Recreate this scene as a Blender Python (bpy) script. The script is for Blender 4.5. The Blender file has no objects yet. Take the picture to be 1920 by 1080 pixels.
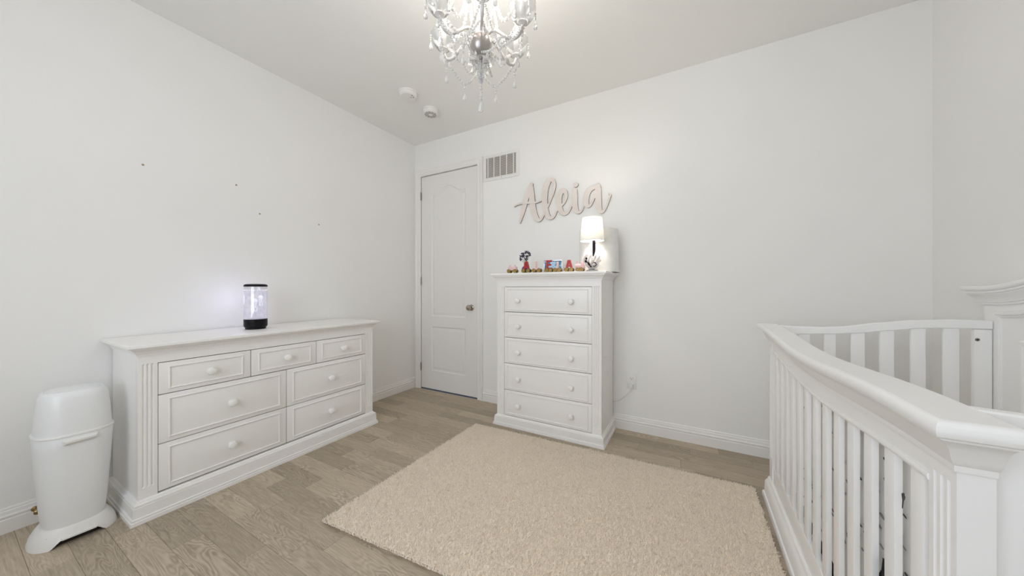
import bpy, bmesh, math, random
import numpy as np
from mathutils import Vector, Matrix
from mathutils.geometry import tessellate_polygon

random.seed(7)
R = math.radians
PI = math.pi
COL = bpy.context.scene.collection
SC = bpy.context.scene

# ------------------------------------------------------------------ camera, world, lights, exposure
cam_d = bpy.data.cameras.new('camera')
cam_d.sensor_width = 36
cam_d.lens = 610 / 1920 * 36
cam_d.clip_start = 0.05
cam = bpy.data.objects.new('camera', cam_d)
cam.location = (0, 0, 1.15)
cam.rotation_euler = (R(90), 0, math.atan(338 / 610))
COL.objects.link(cam)
SC.camera = cam

SC.view_settings.view_transform = 'Standard'
SC.view_settings.look = 'None'
SC.view_settings.gamma = 1
SC.view_settings.use_curve_mapping = False
SC.cycles.max_bounces = 16
SC.cycles.diffuse_bounces = 10
SC.view_settings.exposure = 0.03

world = bpy.data.worlds.new('world')
SC.world = world
world.use_nodes = True
world.node_tree.nodes['Background'].inputs[0].default_value = (0.75, 0.86, 1.0, 1)
world.node_tree.nodes['Background'].inputs[1].default_value = 1.0


def light(name, kind, loc, energy, color=(1, 1, 1), size=0.05, rot=(0, 0, 0), sy=None):
    d = bpy.data.lights.new(name, kind)
    d.energy = energy
    d.color = color
    if kind == 'AREA':
        d.shape = 'RECTANGLE'
        d.size = size
        d.size_y = sy or size
    else:
        d.shadow_soft_size = size
    o = bpy.data.objects.new(name, d)
    o.location = loc
    o.rotation_euler = rot
    COL.objects.link(o)
    return o


WIN_X0, WIN_X1, WIN_Z0, WIN_Z1 = -1.85, 0.1, 0.75, 2.35
YF = -0.98
# daylight outside the window in the wall behind the camera
light('window_daylight', 'AREA', ((WIN_X0 + WIN_X1) / 2, YF - 0.22, 1.55), 42, (0.89, 0.925, 1.0),
      WIN_X1 - WIN_X0, (R(90), 0, 0), 1.6)
LAMP_W = 6.5       # table lamp bulb
CHAND_W = 2.4      # each candle bulb of the chandelier


# ------------------------------------------------------------------ materials
def mat(name, color, rough=0.5, metallic=0.0, **kw):
    m = bpy.data.materials.new(name)
    m.use_nodes = True
    b = m.node_tree.nodes['Principled BSDF']
    b.inputs['Base Color'].default_value = (*color, 1)
    b.inputs['Roughness'].default_value = rough
    b.inputs['Metallic'].default_value = metallic
    for k, v in kw.items():
        b.inputs[k.replace('_', ' ')].default_value = v
    return m


def noise_var(m, scale, c1, c2, coord='Object', bump=0.0, detail=3, bscale=None, stretch=(1, 1, 1), lo=.35, hi=.65):
    nt = m.node_tree
    b = nt.nodes['Principled BSDF']
    tc = nt.nodes.new('ShaderNodeTexCoord')
    mp = nt.nodes.new('ShaderNodeMapping')
    mp.inputs['Scale'].default_value = stretch
    nt.links.new(tc.outputs[coord], mp.inputs['Vector'])
    n = nt.nodes.new('ShaderNodeTexNoise')
    n.inputs['Scale'].default_value = scale
    n.inputs['Detail'].default_value = detail
    nt.links.new(mp.outputs[0], n.inputs['Vector'])
    r = nt.nodes.new('ShaderNodeValToRGB')
    r.color_ramp.elements[0].position = lo
    r.color_ramp.elements[1].position = hi
    r.color_ramp.elements[0].color = (*c1, 1)
    r.color_ramp.elements[1].color = (*c2, 1)
    nt.links.new(n.outputs['Fac'], r.inputs['Fac'])
    nt.links.new(r.outputs['Color'], b.inputs['Base Color'])
    if bump:
        n2 = nt.nodes.new('ShaderNodeTexNoise')
        n2.inputs['Scale'].default_value = bscale or scale * 4
        n2.inputs['Detail'].default_value = 4
        nt.links.new(mp.outputs[0], n2.inputs['Vector'])
        bp = nt.nodes.new('ShaderNodeBump')
        bp.inputs['Strength'].default_value = bump
        bp.inputs['Distance'].default_value = 0.002
        nt.links.new(n2.outputs['Fac'], bp.inputs['Height'])
        nt.links.new(bp.outputs['Normal'], b.inputs['Normal'])
    return m


M = {}
M['wall'] = noise_var(mat('wall_paint', (.8, .8, .78), .75), 1.3, (.845, .84, .82), (.86, .855, .84), bump=.15, bscale=260)
M['ceil'] = noise_var(mat('ceiling_paint', (.8, .8, .78), .85), 1.2, (.83, .825, .805), (.85, .845, .83), bump=.25, bscale=180)
M['trim'] = noise_var(mat('trim_paint', (.8, .8, .78), .38), 2.0, (.83, .81, .785), (.845, .83, .805))
M['door'] = noise_var(mat('door_paint', (.8, .8, .78), .42), 2.0, (.80, .785, .765), (.815, .80, .78), bump=.1, bscale=120, stretch=(1, 1, .15))
M['white_wood'] = noise_var(mat('white_lacquer', (.8, .8, .78), .34), 2.2, (.865, .85, .83), (.88, .865, .845))
M['crib_wood'] = noise_var(mat('crib_lacquer', (.8, .8, .8), .32), 2.0, (.875, .87, .86), (.89, .885, .875))
M['dark_gap'] = mat('gap_shade', (.05, .04, .03), .8)  # near-black that paints the shade inside gaps and openings
M['plastic'] = noise_var(mat('pail_plastic', (.8, .8, .8), .33), 3.0, (.79, .80, .80), (.81, .82, .82))
M['plastic_w'] = mat('white_plastic', (.80, .79, .77), .4)
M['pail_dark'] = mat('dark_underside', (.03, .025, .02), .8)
M['black'] = mat('black_plastic', (.008, .007, .009), .3, Specular_IOR_Level=.15)
M['nickel'] = mat('satin_nickel', (.45, .40, .34), .22, 1.0)
M['hinge'] = mat('hinge_metal', (.30, .27, .23), .35, 1.0)
M['brass'] = mat('aged_brass', (.38, .26, .12), .35, 1.0)
M['grille'] = mat('grille_metal', (.78, .76, .72), .45)
M['duct'] = mat('duct_dark', (.22, .19, .155), .8)
M['chrome'] = mat('polished_chrome', (.8, .8, .8), .08, 1.0)
M['arm'] = mat('chandelier_white_metal', (.62, .60, .585), .25, .1)
M['bowl'] = mat('brushed_bowl', (.46, .42, .40), .3, .75)
M['crystal'] = mat('crystal_bead', (.92, .915, .90), .05, Transmission_Weight=.55, IOR=1.5)
M['petal_glass'] = mat('milky_crystal', (.92, .87, .86), .15, Transmission_Weight=.12)
M['glass'] = mat('frosted_glass', (.80, .81, .81), .12, Transmission_Weight=.85, IOR=1.4)
M['face'] = noise_var(mat('sign_face', (.78, .7, .66), .6), 8, (.74, .68, .63), (.78, .72, .675))
M['sign_edge'] = mat('sign_cut_edge', (.22, .15, .095), .7)
M['gold'] = noise_var(mat('wheel_wood', (.42, .28, .07), .4), 60, (.20, .12, .02), (.40, .27, .07))
M['red'] = mat('red_paint', (.42, .022, .022), .35)
M['pink'] = mat('pink_paint', (.80, .56, .57), .4)
M['darkgreen'] = mat('dark_link', (.03, .06, .035), .5)
M['blue'] = mat('cobalt_glaze', (.015, .04, .20), .15)
M['petal'] = noise_var(mat('dark_petal', (.03, .02, .07), .7), 90, (.012, .01, .03), (.05, .035, .10))
M['stem'] = mat('stem_green', (.12, .16, .09), .7)
M['silver'] = mat('silver_frame', (.62, .62, .63), .2, .8)
M['cord'] = mat('white_cord', (.74, .72, .69), .5)
M['sheet'] = noise_var(mat('cotton_sheet', (.86, .85, .83), .9), 6, (.84, .83, .81), (.88, .87, .85))
M['ink'] = mat('ink_print', (.08, .075, .075), .9)
M['ink_grey'] = mat('ink_print_grey', (.28, .27, .26), .9)
M['ink_black'] = mat('black_felt', (.008, .007, .009), .9)
M['nail'] = mat('nail_brown', (.36, .28, .17), .6)
M['sill_blue'] = mat('threshold_strip', (.13, .17, .25), .6)


def emis(name, color, strength):
    m = bpy.data.materials.new(name)
    m.use_nodes = True
    nt = m.node_tree
    nt.nodes.remove(nt.nodes['Principled BSDF'])
    e = nt.nodes.new('ShaderNodeEmission')
    e.inputs[0].default_value = (*color, 1)
    e.inputs[1].default_value = strength
    nt.links.new(e.outputs[0], nt.nodes['Material Output'].inputs[0])
    return m


M['bulb'] = emis('lit_bulb', (1, .97, .93), 3)
_nt = M['bulb'].node_tree
_e = _nt.nodes['Emission']
_t = _nt.nodes.new('ShaderNodeBsdfTransparent')
_x = _nt.nodes.new('ShaderNodeMixShader')
_x.inputs[0].default_value = .45
_nt.links.new(_t.outputs[0], _x.inputs[1])
_nt.links.new(_e.outputs[0], _x.inputs[2])
_nt.links.new(_x.outputs[0], _nt.nodes['Material Output'].inputs[0])
M['jelly'] = emis('lit_jellyfish', (.92, .94, 1.0), 1.9)
M['jelly2'] = emis('lit_bubble_ring', (.95, .95, 1.0), 1.4)


def clear_mat(name, tint, glossy=.1):
    m = bpy.data.materials.new(name)
    m.use_nodes = True
    nt = m.node_tree
    nt.nodes.remove(nt.nodes['Principled BSDF'])
    t = nt.nodes.new('ShaderNodeBsdfTransparent')
    t.inputs[0].default_value = (*tint, 1)
    g = nt.nodes.new('ShaderNodeBsdfGlossy')
    g.inputs['Roughness'].default_value = .05
    x = nt.nodes.new('ShaderNodeMixShader')
    x.inputs[0].default_value = glossy
    nt.links.new(t.outputs[0], x.inputs[1])
    nt.links.new(g.outputs[0], x.inputs[2])
    nt.links.new(x.outputs[0], nt.nodes['Material Output'].inputs[0])
    return m


M['pane'] = clear_mat('window_glass', (.97, .98, .98), .05)
M['tank'] = clear_mat('tank_acrylic', (.93, .93, .96), .12)


def water_mat():
    # lit milky water: backlit by the LEDs of the base
    m = bpy.data.materials.new('lit_water')
    m.use_nodes = True
    nt = m.node_tree
    nt.nodes.remove(nt.nodes['Principled BSDF'])
    tc = nt.nodes.new('ShaderNodeTexCoord')
    n = nt.nodes.new('ShaderNodeTexNoise')
    n.inputs['Scale'].default_value = 26
    n.inputs['Detail'].default_value = 5
    nt.links.new(tc.outputs['Object'], n.inputs['Vector'])
    r = nt.nodes.new('ShaderNodeValToRGB')
    r.color_ramp.elements[0].position = .35
    r.color_ramp.elements[1].position = .7
    r.color_ramp.elements[0].color = (.66, .64, .80, 1)
    r.color_ramp.elements[1].color = (.97, .95, 1, 1)
    nt.links.new(n.outputs['Fac'], r.inputs['Fac'])
    e = nt.nodes.new('ShaderNodeEmission')
    e.inputs[1].default_value = .85
    nt.links.new(r.outputs['Color'], e.inputs[0])
    t = nt.nodes.new('ShaderNodeBsdfTransparent')
    x = nt.nodes.new('ShaderNodeMixShader')
    x.inputs[0].default_value = .7
    nt.links.new(t.outputs[0], x.inputs[1])
    nt.links.new(e.outputs[0], x.inputs[2])
    nt.links.new(x.outputs[0], nt.nodes['Material Output'].inputs[0])
    return m


M['water'] = water_mat()


def shade_mat():
    m = bpy.data.materials.new('lamp_shade_fabric')
    m.use_nodes = True
    nt = m.node_tree
    b = nt.nodes['Principled BSDF']
    b.inputs['Base Color'].default_value = (.90, .89, .86, 1)
    b.inputs['Roughness'].default_value = .9
    t = nt.nodes.new('ShaderNodeBsdfTranslucent')
    t.inputs[0].default_value = (.97, .95, .90, 1)
    x = nt.nodes.new('ShaderNodeMixShader')
    x.inputs[0].default_value = .16
    nt.links.new(b.outputs[0], x.inputs[1])
    nt.links.new(t.outputs[0], x.inputs[2])
    nt.links.new(x.outputs[0], nt.nodes['Material Output'].inputs[0])
    return m


M['shade'] = shade_mat()
M['shade_white'] = noise_var(mat('white_shade_fabric', (.84, .83, .81), .75), 30, (.80, .79, .77), (.84, .83, .81))


def floor_mat():
    m = bpy.data.materials.new('oak_plank')
    m.use_nodes = True
    nt = m.node_tree
    L = nt.links.new
    b = nt.nodes['Principled BSDF']
    tc = nt.nodes.new('ShaderNodeTexCoord')
    oi = nt.nodes.new('ShaderNodeObjectInfo')
    mul = nt.nodes.new('ShaderNodeVectorMath')
    mul.operation = 'SCALE'
    mul.inputs[0].default_value = (17.3, 9.1, 4.7)
    L(oi.outputs['Random'], mul.inputs['Scale'])
    add = nt.nodes.new('ShaderNodeVectorMath')
    L(tc.outputs['Object'], add.inputs[0])
    L(mul.outputs[0], add.inputs[1])
    mp = nt.nodes.new('ShaderNodeMapping')
    mp.inputs['Scale'].default_value = (1.5, 8.5, 1)
    L(add.outputs[0], mp.inputs['Vector'])
    # broad smooth field whose contour lines make cathedral figure
    n1 = nt.nodes.new('ShaderNodeTexNoise')
    n1.inputs['Scale'].default_value = 1.25
    n1.inputs['Detail'].default_value = 2.5
    n1.inputs['Distortion'].default_value = .5
    L(mp.outputs[0], n1.inputs['Vector'])
    mm = nt.nodes.new('ShaderNodeMath')
    mm.operation = 'MULTIPLY'
    mm.inputs[1].default_value = 150
    L(n1.outputs['Fac'], mm.inputs[0])
    sn = nt.nodes.new('ShaderNodeMath')
    sn.operation = 'SINE'
    L(mm.outputs[0], sn.inputs[0])
    # fine straight grain
    mp2 = nt.nodes.new('ShaderNodeMapping')
    mp2.inputs['Scale'].default_value = (6, 110, 1)
    L(add.outputs[0], mp2.inputs['Vector'])
    n2 = nt.nodes.new('ShaderNodeTexNoise')
    n2.inputs['Scale'].default_value = 1.5
    n2.inputs['Detail'].default_value = 4
    L(mp2.outputs[0], n2.inputs['Vector'])
    s2 = nt.nodes.new('ShaderNodeMath')
    s2.operation = 'MULTIPLY_ADD'
    s2.inputs[1].default_value = .17
    s2.inputs[2].default_value = .5
    n3 = nt.nodes.new('ShaderNodeTexNoise')
    n3.inputs['Scale'].default_value = 2.2
    n3.inputs['Detail'].default_value = 2
    L(add.outputs[0], n3.inputs['Vector'])
    mk = nt.nodes.new('ShaderNodeMapRange')
    mk.inputs['From Min'].default_value = .42
    mk.inputs['From Max'].default_value = .62
    mk.inputs['To Min'].default_value = .25
    L(n3.outputs['Fac'], mk.inputs['Value'])
    mq = nt.nodes.new('ShaderNodeMath')
    mq.operation = 'MULTIPLY'
    L(sn.outputs[0], mq.inputs[0])
    L(mk.outputs[0], mq.inputs[1])
    L(mq.outputs[0], s2.inputs[0])
    mix = nt.nodes.new('ShaderNodeMath')
    mix.operation = 'MULTIPLY_ADD'
    mix.inputs[1].default_value = .7
    L(n2.outputs['Fac'], mix.inputs[0])
    sub = nt.nodes.new('ShaderNodeMath')
    sub.operation = 'SUBTRACT'
    sub.inputs[1].default_value = .35
    L(s2.outputs[0], sub.inputs[0])
    L(sub.outputs[0], mix.inputs[2])
    r = nt.nodes.new('ShaderNodeValToRGB')
    r.color_ramp.elements[0].position = .22
    r.color_ramp.elements[1].position = .78
    r.color_ramp.elements[0].color = (.35, .285, .205, 1)
    r.color_ramp.elements[1].color = (.61, .52, .405, 1)
    L(mix.outputs[0], r.inputs['Fac'])
    # plank to plank tone
    hv = nt.nodes.new('ShaderNodeHueSaturation')
    mr = nt.nodes.new('ShaderNodeMapRange')
    mr.inputs['To Min'].default_value = .74
    mr.inputs['To Max'].default_value = 1.06
    L(oi.outputs['Random'], mr.inputs['Value'])
    L(mr.outputs[0], hv.inputs['Value'])
    L(r.outputs['Color'], hv.inputs['Color'])
    L(hv.outputs['Color'], b.inputs['Base Color'])
    b.inputs['Roughness'].default_value = .48
    b.inputs['Specular IOR Level'].default_value = .28
    bp = nt.nodes.new('ShaderNodeBump')
    bp.inputs['Strength'].default_value = .25
    bp.inputs['Distance'].default_value = .001
    L(mix.outputs[0], bp.inputs['Height'])
    L(bp.outputs['Normal'], b.inputs['Normal'])
    return m


M['oak'] = floor_mat()
M['subfloor'] = mat('subfloor', (.05, .04, .03), .9)
M['pile'] = noise_var(mat('rug_pile', (.7, .57, .43), .95), 55, (.84, .71, .53), (.975, .875, .755), detail=8, lo=.28, hi=.46)
_nt = M['pile'].node_tree
_b = _nt.nodes['Principled BSDF']
_t = _nt.nodes.new('ShaderNodeBsdfTranslucent')
_x = _nt.nodes.new('ShaderNodeMixShader')
_x.inputs[0].default_value = .10
_nt.links.new(_b.inputs['Base Color'].links[0].from_socket, _t.inputs[0])
_nt.links.new(_b.outputs[0], _x.inputs[1])
_nt.links.new(_t.outputs[0], _x.inputs[2])
_nt.links.new(_x.outputs[0], _nt.nodes['Material Output'].inputs[0])
M['backing'] = mat('rug_backing', (.92, .80, .64), .95)


def photo_mat():
    m = mat('snapshot_print', (.3, .5, .7), .3)
    nt = m.node_tree
    tc = nt.nodes.new('ShaderNodeTexCoord')
    v = nt.nodes.new('ShaderNodeTexVoronoi')
    v.inputs['Scale'].default_value = 55
    nt.links.new(tc.outputs['Object'], v.inputs['Vector'])
    r = nt.nodes.new('ShaderNodeValToRGB')
    r.color_ramp.interpolation = 'CONSTANT'
    cs = [(.04, .04, .04), (.08, .30, .50), (.40, .62, .80), (.06, .16, .28), (.16, .16, .14)]
    e = r.color_ramp.elements
    e[0].color = (*cs[0], 1)
    e[1].position = .2
    e[1].color = (*cs[1], 1)
    for k in (2, 3, 4):
        q = e.new(.2 * k)
        q.color = (*cs[k], 1)
    nt.links.new(v.outputs['Color'], r.inputs['Fac'])
    nt.links.new(r.outputs['Color'], nt.nodes['Principled BSDF'].inputs['Base Color'])
    return m


M['photo'] = photo_mat()


# ------------------------------------------------------------------ mesh helpers
class MB:
    def __init__(s):
        s.v = []
        s.f = []
        s.m = []

    def add(s, vs, fs, mi=0):
        o = len(s.v)
        s.v += [tuple(p) for p in vs]
        for f in fs:
            s.f.append([i + o for i in f])
            s.m.append(mi)
        return s

    def box(s, x0, x1, y0, y1, z0, z1, b=0.0, mi=0):
        if b <= 0:
            vs = [(x0, y0, z0), (x1, y0, z0), (x1, y1, z0), (x0, y1, z0), (x0, y0, z1), (x1, y0, z1), (x1, y1, z1), (x0, y1, z1)]
            fs = [(0, 3, 2, 1), (4, 5, 6, 7), (0, 1, 5, 4), (1, 2, 6, 5), (2, 3, 7, 6), (3, 0, 4, 7)]
            return s.add(vs, fs, mi)
        bm = bmesh.new()
        bmesh.ops.create_cube(bm, size=1)
        for v in bm.verts:
            v.co = Vector(((x0 + x1) / 2 + v.co.x * (x1 - x0), (y0 + y1) / 2 + v.co.y * (y1 - y0), (z0 + z1) / 2 + v.co.z * (z1 - z0)))
        bmesh.ops.bevel(bm, geom=bm.edges[:], offset=b, segments=2, affect='EDGES', profile=.6)
        return s.bm(bm, mi)

    def bm(s, bm, mi=0):
        bm.verts.index_update()
        s.add([v.co[:] for v in bm.verts], [[v.index for v in f.verts] for f in bm.faces], mi)
        bm.free()
        return s

    def rings(s, rings, cap0=True, cap1=True, closed=True, mi=0):
        n = len(rings[0])
        vs = [p for r in rings for p in r]
        fs = []
        for i in range(len(rings) - 1):
            for j in range(n if closed else n - 1):
                k = (j + 1) % n
                fs.append((i * n + j, i * n + k, (i + 1) * n + k, (i + 1) * n + j))
        if cap0:
            fs.append(tuple(range(n - 1, -1, -1)))
        if cap1:
            fs.append(tuple((len(rings) - 1) * n + j for j in range(n)))
        return s.add(vs, fs, mi)

    def lathe(s, prof, c=(0, 0, 0), seg=32, axis='z', cap0=True, cap1=True, mi=0, wob=None):
        rs = []
        for r, h in prof:
            ring = []
            for k in range(seg):
                a = 2 * PI * k / seg
                rr = r * (wob(a, h) if wob else 1)
                p = (rr * math.cos(a), rr * math.sin(a), h)
                if axis == 'x':
                    p = (p[2], p[0], p[1])
                elif axis == 'y':
                    p = (p[1], p[2], p[0])
                ring.append((p[0] + c[0], p[1] + c[1], p[2] + c[2]))
            rs.append(ring)
        return s.rings(rs, cap0, cap1, mi=mi)

    def tube(s, pts, rad, seg=10, mi=0):
        pts = [Vector(p) for p in pts]
        n = len(pts)
        if not hasattr(rad, '__len__'):
            rad = [rad] * n
        t0 = (pts[1] - pts[0]).normalized()
        up = Vector((0, 0, 1)) if abs(t0.z) < .9 else Vector((1, 0, 0))
        u = t0.cross(up).normalized()
        rs = []
        for i in range(n):
            t = (pts[min(i + 1, n - 1)] - pts[max(i - 1, 0)]).normalized()
            u = (u - t * u.dot(t)).normalized()
            w = t.cross(u)
            rs.append([tuple(pts[i] + (u * math.cos(2 * PI * k / seg) + w * math.sin(2 * PI * k / seg)) * rad[i]) for k in range(seg)])
        return s.rings(rs, mi=mi)

    def xform(s, mtx):
        s.v = [tuple(mtx @ Vector(p)) for p in s.v]
        return s

    def build(s, name, material, parent=None, smooth=35, loc=None, recalc=True):
        me = bpy.data.meshes.new(name)
        me.from_pydata(s.v, [], s.f)
        mats = material if isinstance(material, (list, tuple)) else [material]
        for k in mats:
            me.materials.append(M[k])
        if len(mats) > 1:
            me.polygons.foreach_set('material_index', s.m)
        if recalc:
            bm = bmesh.new()
            bm.from_mesh(me)
            bmesh.ops.recalc_face_normals(bm, faces=bm.faces)
            bm.to_mesh(me)
            bm.free()
        if smooth:
            me.polygons.foreach_set('use_smooth', [True] * len(me.polygons))
            me.set_sharp_from_angle(angle=R(smooth))
        me.update()
        o = bpy.data.objects.new(name, me)
        COL.objects.link(o)
        if parent:
            o.parent = parent
        if loc:
            o.location = loc
        return o


def tag(o, label=None, cat=None, group=None, kind=None):
    for k, v in (('label', label), ('category', cat), ('group', group), ('kind', kind)):
        if v:
            o[k] = v
    return o


def empty(name, loc=(0, 0, 0), rz=0, **kw):
    o = bpy.data.objects.new(name, None)
    o.empty_display_size = .1
    o.location = loc
    o.rotation_euler = (0, 0, rz)
    COL.objects.link(o)
    return tag(o, **kw)


def offset_poly(P, d):
    n = len(P)
    out = []
    for i in range(n):
        a, b, c = Vector(P[i - 1]), Vector(P[i]), Vector(P[(i + 1) % n])
        e1 = (b - a).normalized()
        e2 = (c - b).normalized()
        n1 = Vector((-e1.y, e1.x))
        n2 = Vector((-e2.y, e2.x))
        m = n1 + n2
        k = m.length_squared
        out.append(tuple(b + m * (2 * d / k if k > 1e-6 else 0)))
    return out


def relief(mb, outer, holes, prof, mp, mi=0):
    """flat face `outer` (2D CCW) with moulded recesses: prof = [(inset, depth)...]; mp(u, v, depth) -> 3D"""
    loops = [[Vector((u, v, 0)) for u, v in outer]] + [[Vector((u, v, 0)) for u, v in h] for h in holes]
    tris = tessellate_polygon(loops)
    flat = [p for l in loops for p in l]
    mb.add([mp(p.x, p.y, 0) for p in flat], [tuple(t) for t in tris], mi)
    for h in holes:
        rings = [[mp(u, v, 0) for u, v in h]]
        last = h
        for ins, dep in prof:
            last = offset_poly(h, ins)
            rings.append([mp(u, v, dep) for u, v in last])
        mb.rings(rings, False, False, mi=mi)
        t = tessellate_polygon([[Vector((u, v, 0)) for u, v in last]])
        mb.add([mp(u, v, prof[-1][1]) for u, v in last], [tuple(x) for x in t], mi)


def rect(u0, u1, v0, v1):
    return [(u0, v0), (u1, v0), (u1, v1), (u0, v1)]


def capsule(uc, r, v0, v1, n=6):
    P = []
    for k in range(n + 1):
        a = PI + PI * k / n
        P.append((uc + r * math.cos(a), v0 + r + r * math.sin(a)))
    for k in range(n + 1):
        a = PI * k / n
        P.append((uc + r * math.cos(a), v1 - r + r * math.sin(a)))
    return P


def loft_rect(mb, x0, x1, y0, y1, prof, mi=0):
    """rings round three sides (front = y0 side, left, right); the back y1 stays put"""
    rs = []
    for o, z in prof:
        rs.append([(x0 - o, y0 - o, z), (x1 + o, y0 - o, z), (x1 + o, y1, z), (x0 - o, y1, z)])
    mb.rings(rs, mi=mi)


# ------------------------------------------------------------------ room
XL, XR, YB, ZC = -2.827, 1.19, 2.768, 2.803

# floor with its planks
fl = MB().box(XL - .1, XR + .1, YF - .1, YB + .1, -.06, -.012).build('floor', 'subfloor', smooth=0)
tag(fl, kind='structure')
rnd = random.Random(3)
PW = .1068
fixed = {0: -.22, 1: -.015, 2: -.34, 3: -.065, 4: .02}
protos = {}


def plank_mesh(L):
    key = round(L, 2)
    if key not in protos:
        L = key
        w = PW / 2 - .0003
        l = L / 2 - .0003
        b = .0009
        mb = MB()
        mb.rings([[(-l, -w, -.012), (l, -w, -.012), (l, w, -.012), (-l, w, -.012)],
                  [(-l, -w, -b), (l, -w, -b), (l, w, -b), (-l, w, -b)],
                  [(-l + b, -w + b, 0), (l - b, -w + b, 0), (l - b, w - b, 0), (-l + b, w - b, 0)]])
        ob = mb.build('plank', 'oak', smooth=0)
        protos[key] = ob.data
        bpy.data.objects.remove(ob)
    return protos[key], key


row = 0
y = YB
while y > YF:
    yc = y - PW / 2
    # walk left and right from a seed joint
    j0 = fixed.get(row, rnd.uniform(XL, XR))
    cuts = [j0]
    p = j0
    while p > XL:
        p -= round(rnd.choice([.35, .5, .65, .8, .95, 1.1]) * rnd.uniform(.9, 1.1), 2)
        cuts.append(max(p, XL))
    p = j0
    while p < XR:
        p += round(rnd.choice([.35, .5, .65, .8, .95, 1.1]) * rnd.uniform(.9, 1.1), 2)
        cuts.append(min(p, XR))
    cuts.sort()
    for a, b in zip(cuts, cuts[1:]):
        if b - a < .02:
            continue
        me, L = plank_mesh(b - a)
        o = bpy.data.objects.new('plank', me)
        o.location = ((a + b) / 2, yc, 0)
        o.parent = fl
        COL.objects.link(o)
    y -= PW
    row += 1

tag(MB().box(XL - .1, XR + .1, YF - .1, YB + .1, ZC, ZC + .08).build('ceiling', 'ceil', smooth=0), kind='structure')
wl = tag(MB().box(XL - .1, XL, YF - .1, YB + .1, -.012, ZC).build('wall_left', 'wall', smooth=0), kind='structure')
tag(MB().box(XR, XR + .1, YF - .1, YB + .1, -.012, ZC).build('wall_right', 'wall', smooth=0), kind='structure')
# back wall with the door opening
DX0, DX1, DZ = -2.732, -1.938, 2.426
wb = MB()
wb.box(XL, DX0, YB, YB + .1, -.012, ZC)
wb.box(DX1, XR, YB, YB + .1, -.012, ZC)
wb.box(DX0, DX1, YB, YB + .1, DZ, ZC)
wb.box(DX0, DX1, YB + .08, YB + .1, -.012, DZ)
tag(wb.build('wall_back', 'wall', smooth=0), kind='structure')
# wall behind the camera with the window
wf = MB()
wf.box(XL, WIN_X0, YF - .1, YF, -.012, ZC)
wf.box(WIN_X1, XR, YF - .1, YF, -.012, ZC)
wf.box(WIN_X0, WIN_X1, YF - .1, YF, -.012, WIN_Z0)
wf.box(WIN_X0, WIN_X1, YF - .1, YF, WIN_Z1, ZC)
tag(wf.build('wall_front', 'wall', smooth=0), kind='structure')
w1 = empty('window_1', ((WIN_X0 + WIN_X1) / 2, YF - .05, WIN_Z0), kind='structure')
hw = (WIN_X1 - WIN_X0) / 2
hh = WIN_Z1 - WIN_Z0
fr = MB()
for a, b, c, d in ((-hw, hw, 0, .05), (-hw, hw, hh - .05, hh), (-hw, -hw + .05, .05, hh - .05), (hw - .05, hw, .05, hh - .05), (-.025, .025, .05, hh - .05)):
    fr.box(a, b, -.025, .025, c, d)
fr.build('window_frame', 'trim', w1)
for a, b in ((-hw + .05, -.025), (.025, hw - .05)):
    MB().box(a, b, -.003, .003, .05, hh - .05).build('pane', 'pane', w1, smooth=0)
MB().box(-hw - .05, hw + .05, .05, .13, -.03, 0, .004).build('window_sill', 'trim', w1)


# baseboards: profile swept along the wall
def baseboard(name, p0, p1, nrm):
    prof = [(.016, 0), (.016, .062), (.013, .066), (.013, .070), (.017, .074), (.017, .080), (.012, .086), (.010, .100), (.006, .104), (.006, .110), (.003, .116), (0, .117)]
    nx, ny = nrm
    mb = MB()
    r = []
    for p in (p0, p1):
        r.append([(p[0] + nx * o, p[1] + ny * o, z) for o, z in prof + [(0, 0)]])
    mb.rings(r)
    return tag(mb.build(name, 'trim', smooth=20), kind='structure')


baseboard('baseboard_left', (XL, YF), (XL, YB), (1, 0))
baseboard('baseboard_back', (-1.868, YB), (XR, YB), (0, -1))
baseboard('baseboard_right', (XR, YF), (XR, YB), (-1, 0))
baseboard('baseboard_front', (XL, YF), (XR, YF), (0, 1))

# nails left in the left wall
for y, z in ((.622, 1.875), (1.07, 1.88), (1.213, 1.704), (1.653, 1.699)):
    MB().lathe([(.0060, 0), (.0055, .0015), (.003, .002)], axis='x', seg=10).build('wall_anchor', 'nail', wl, loc=(XL, y, z))

# ------------------------------------------------------------------ door
door = empty('door_1', ((DX0 + DX1) / 2, YB, 0), kind='structure')
dw = (DX1 - DX0) / 2
lf = MB()
gap = .004
u0, u1, v0, v1 = -dw + gap, dw - gap, .012, DZ - gap - .003
cx = (DX0 + DX1) / 2
pu0, pu1 = -2.578 - cx, -2.098 - cx


def arch(u0, u1, zs, rise):
    n = 22
    P = []
    for k in range(n + 1):
        u = u1 + (u0 - u1) * k / n
        s = abs((u - (u0 + u1) / 2) / ((u1 - u0) / 2))
        P.append((u, zs + rise * (.5 + .5 * math.cos(PI * min(1, s / .78)))))
    return P


hole_top = [(pu0, .833), (pu1, .833)] + arch(pu0, pu1, 2.205, .075)
hole_bot = rect(pu0, pu1, .219, .717)
dp = [(.004, .004), (.010, .0075), (.017, .008), (.024, .0075), (.036, .003), (.042, .002)]
YD = .006
relief(lf, rect(u0, u1, v0, v1), [hole_top, hole_bot], dp, lambda u, v, d: (u, YD + d, v))
o_ = [(u0, v0), (u1, v0), (u1, v1), (u0, v1)]
lf.rings([[(u, YD, v) for u, v in o_], [(u, YD + .035, v) for u, v in o_]], False, True)
lf.build('door_leaf', 'door', door, smooth=30)
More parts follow.
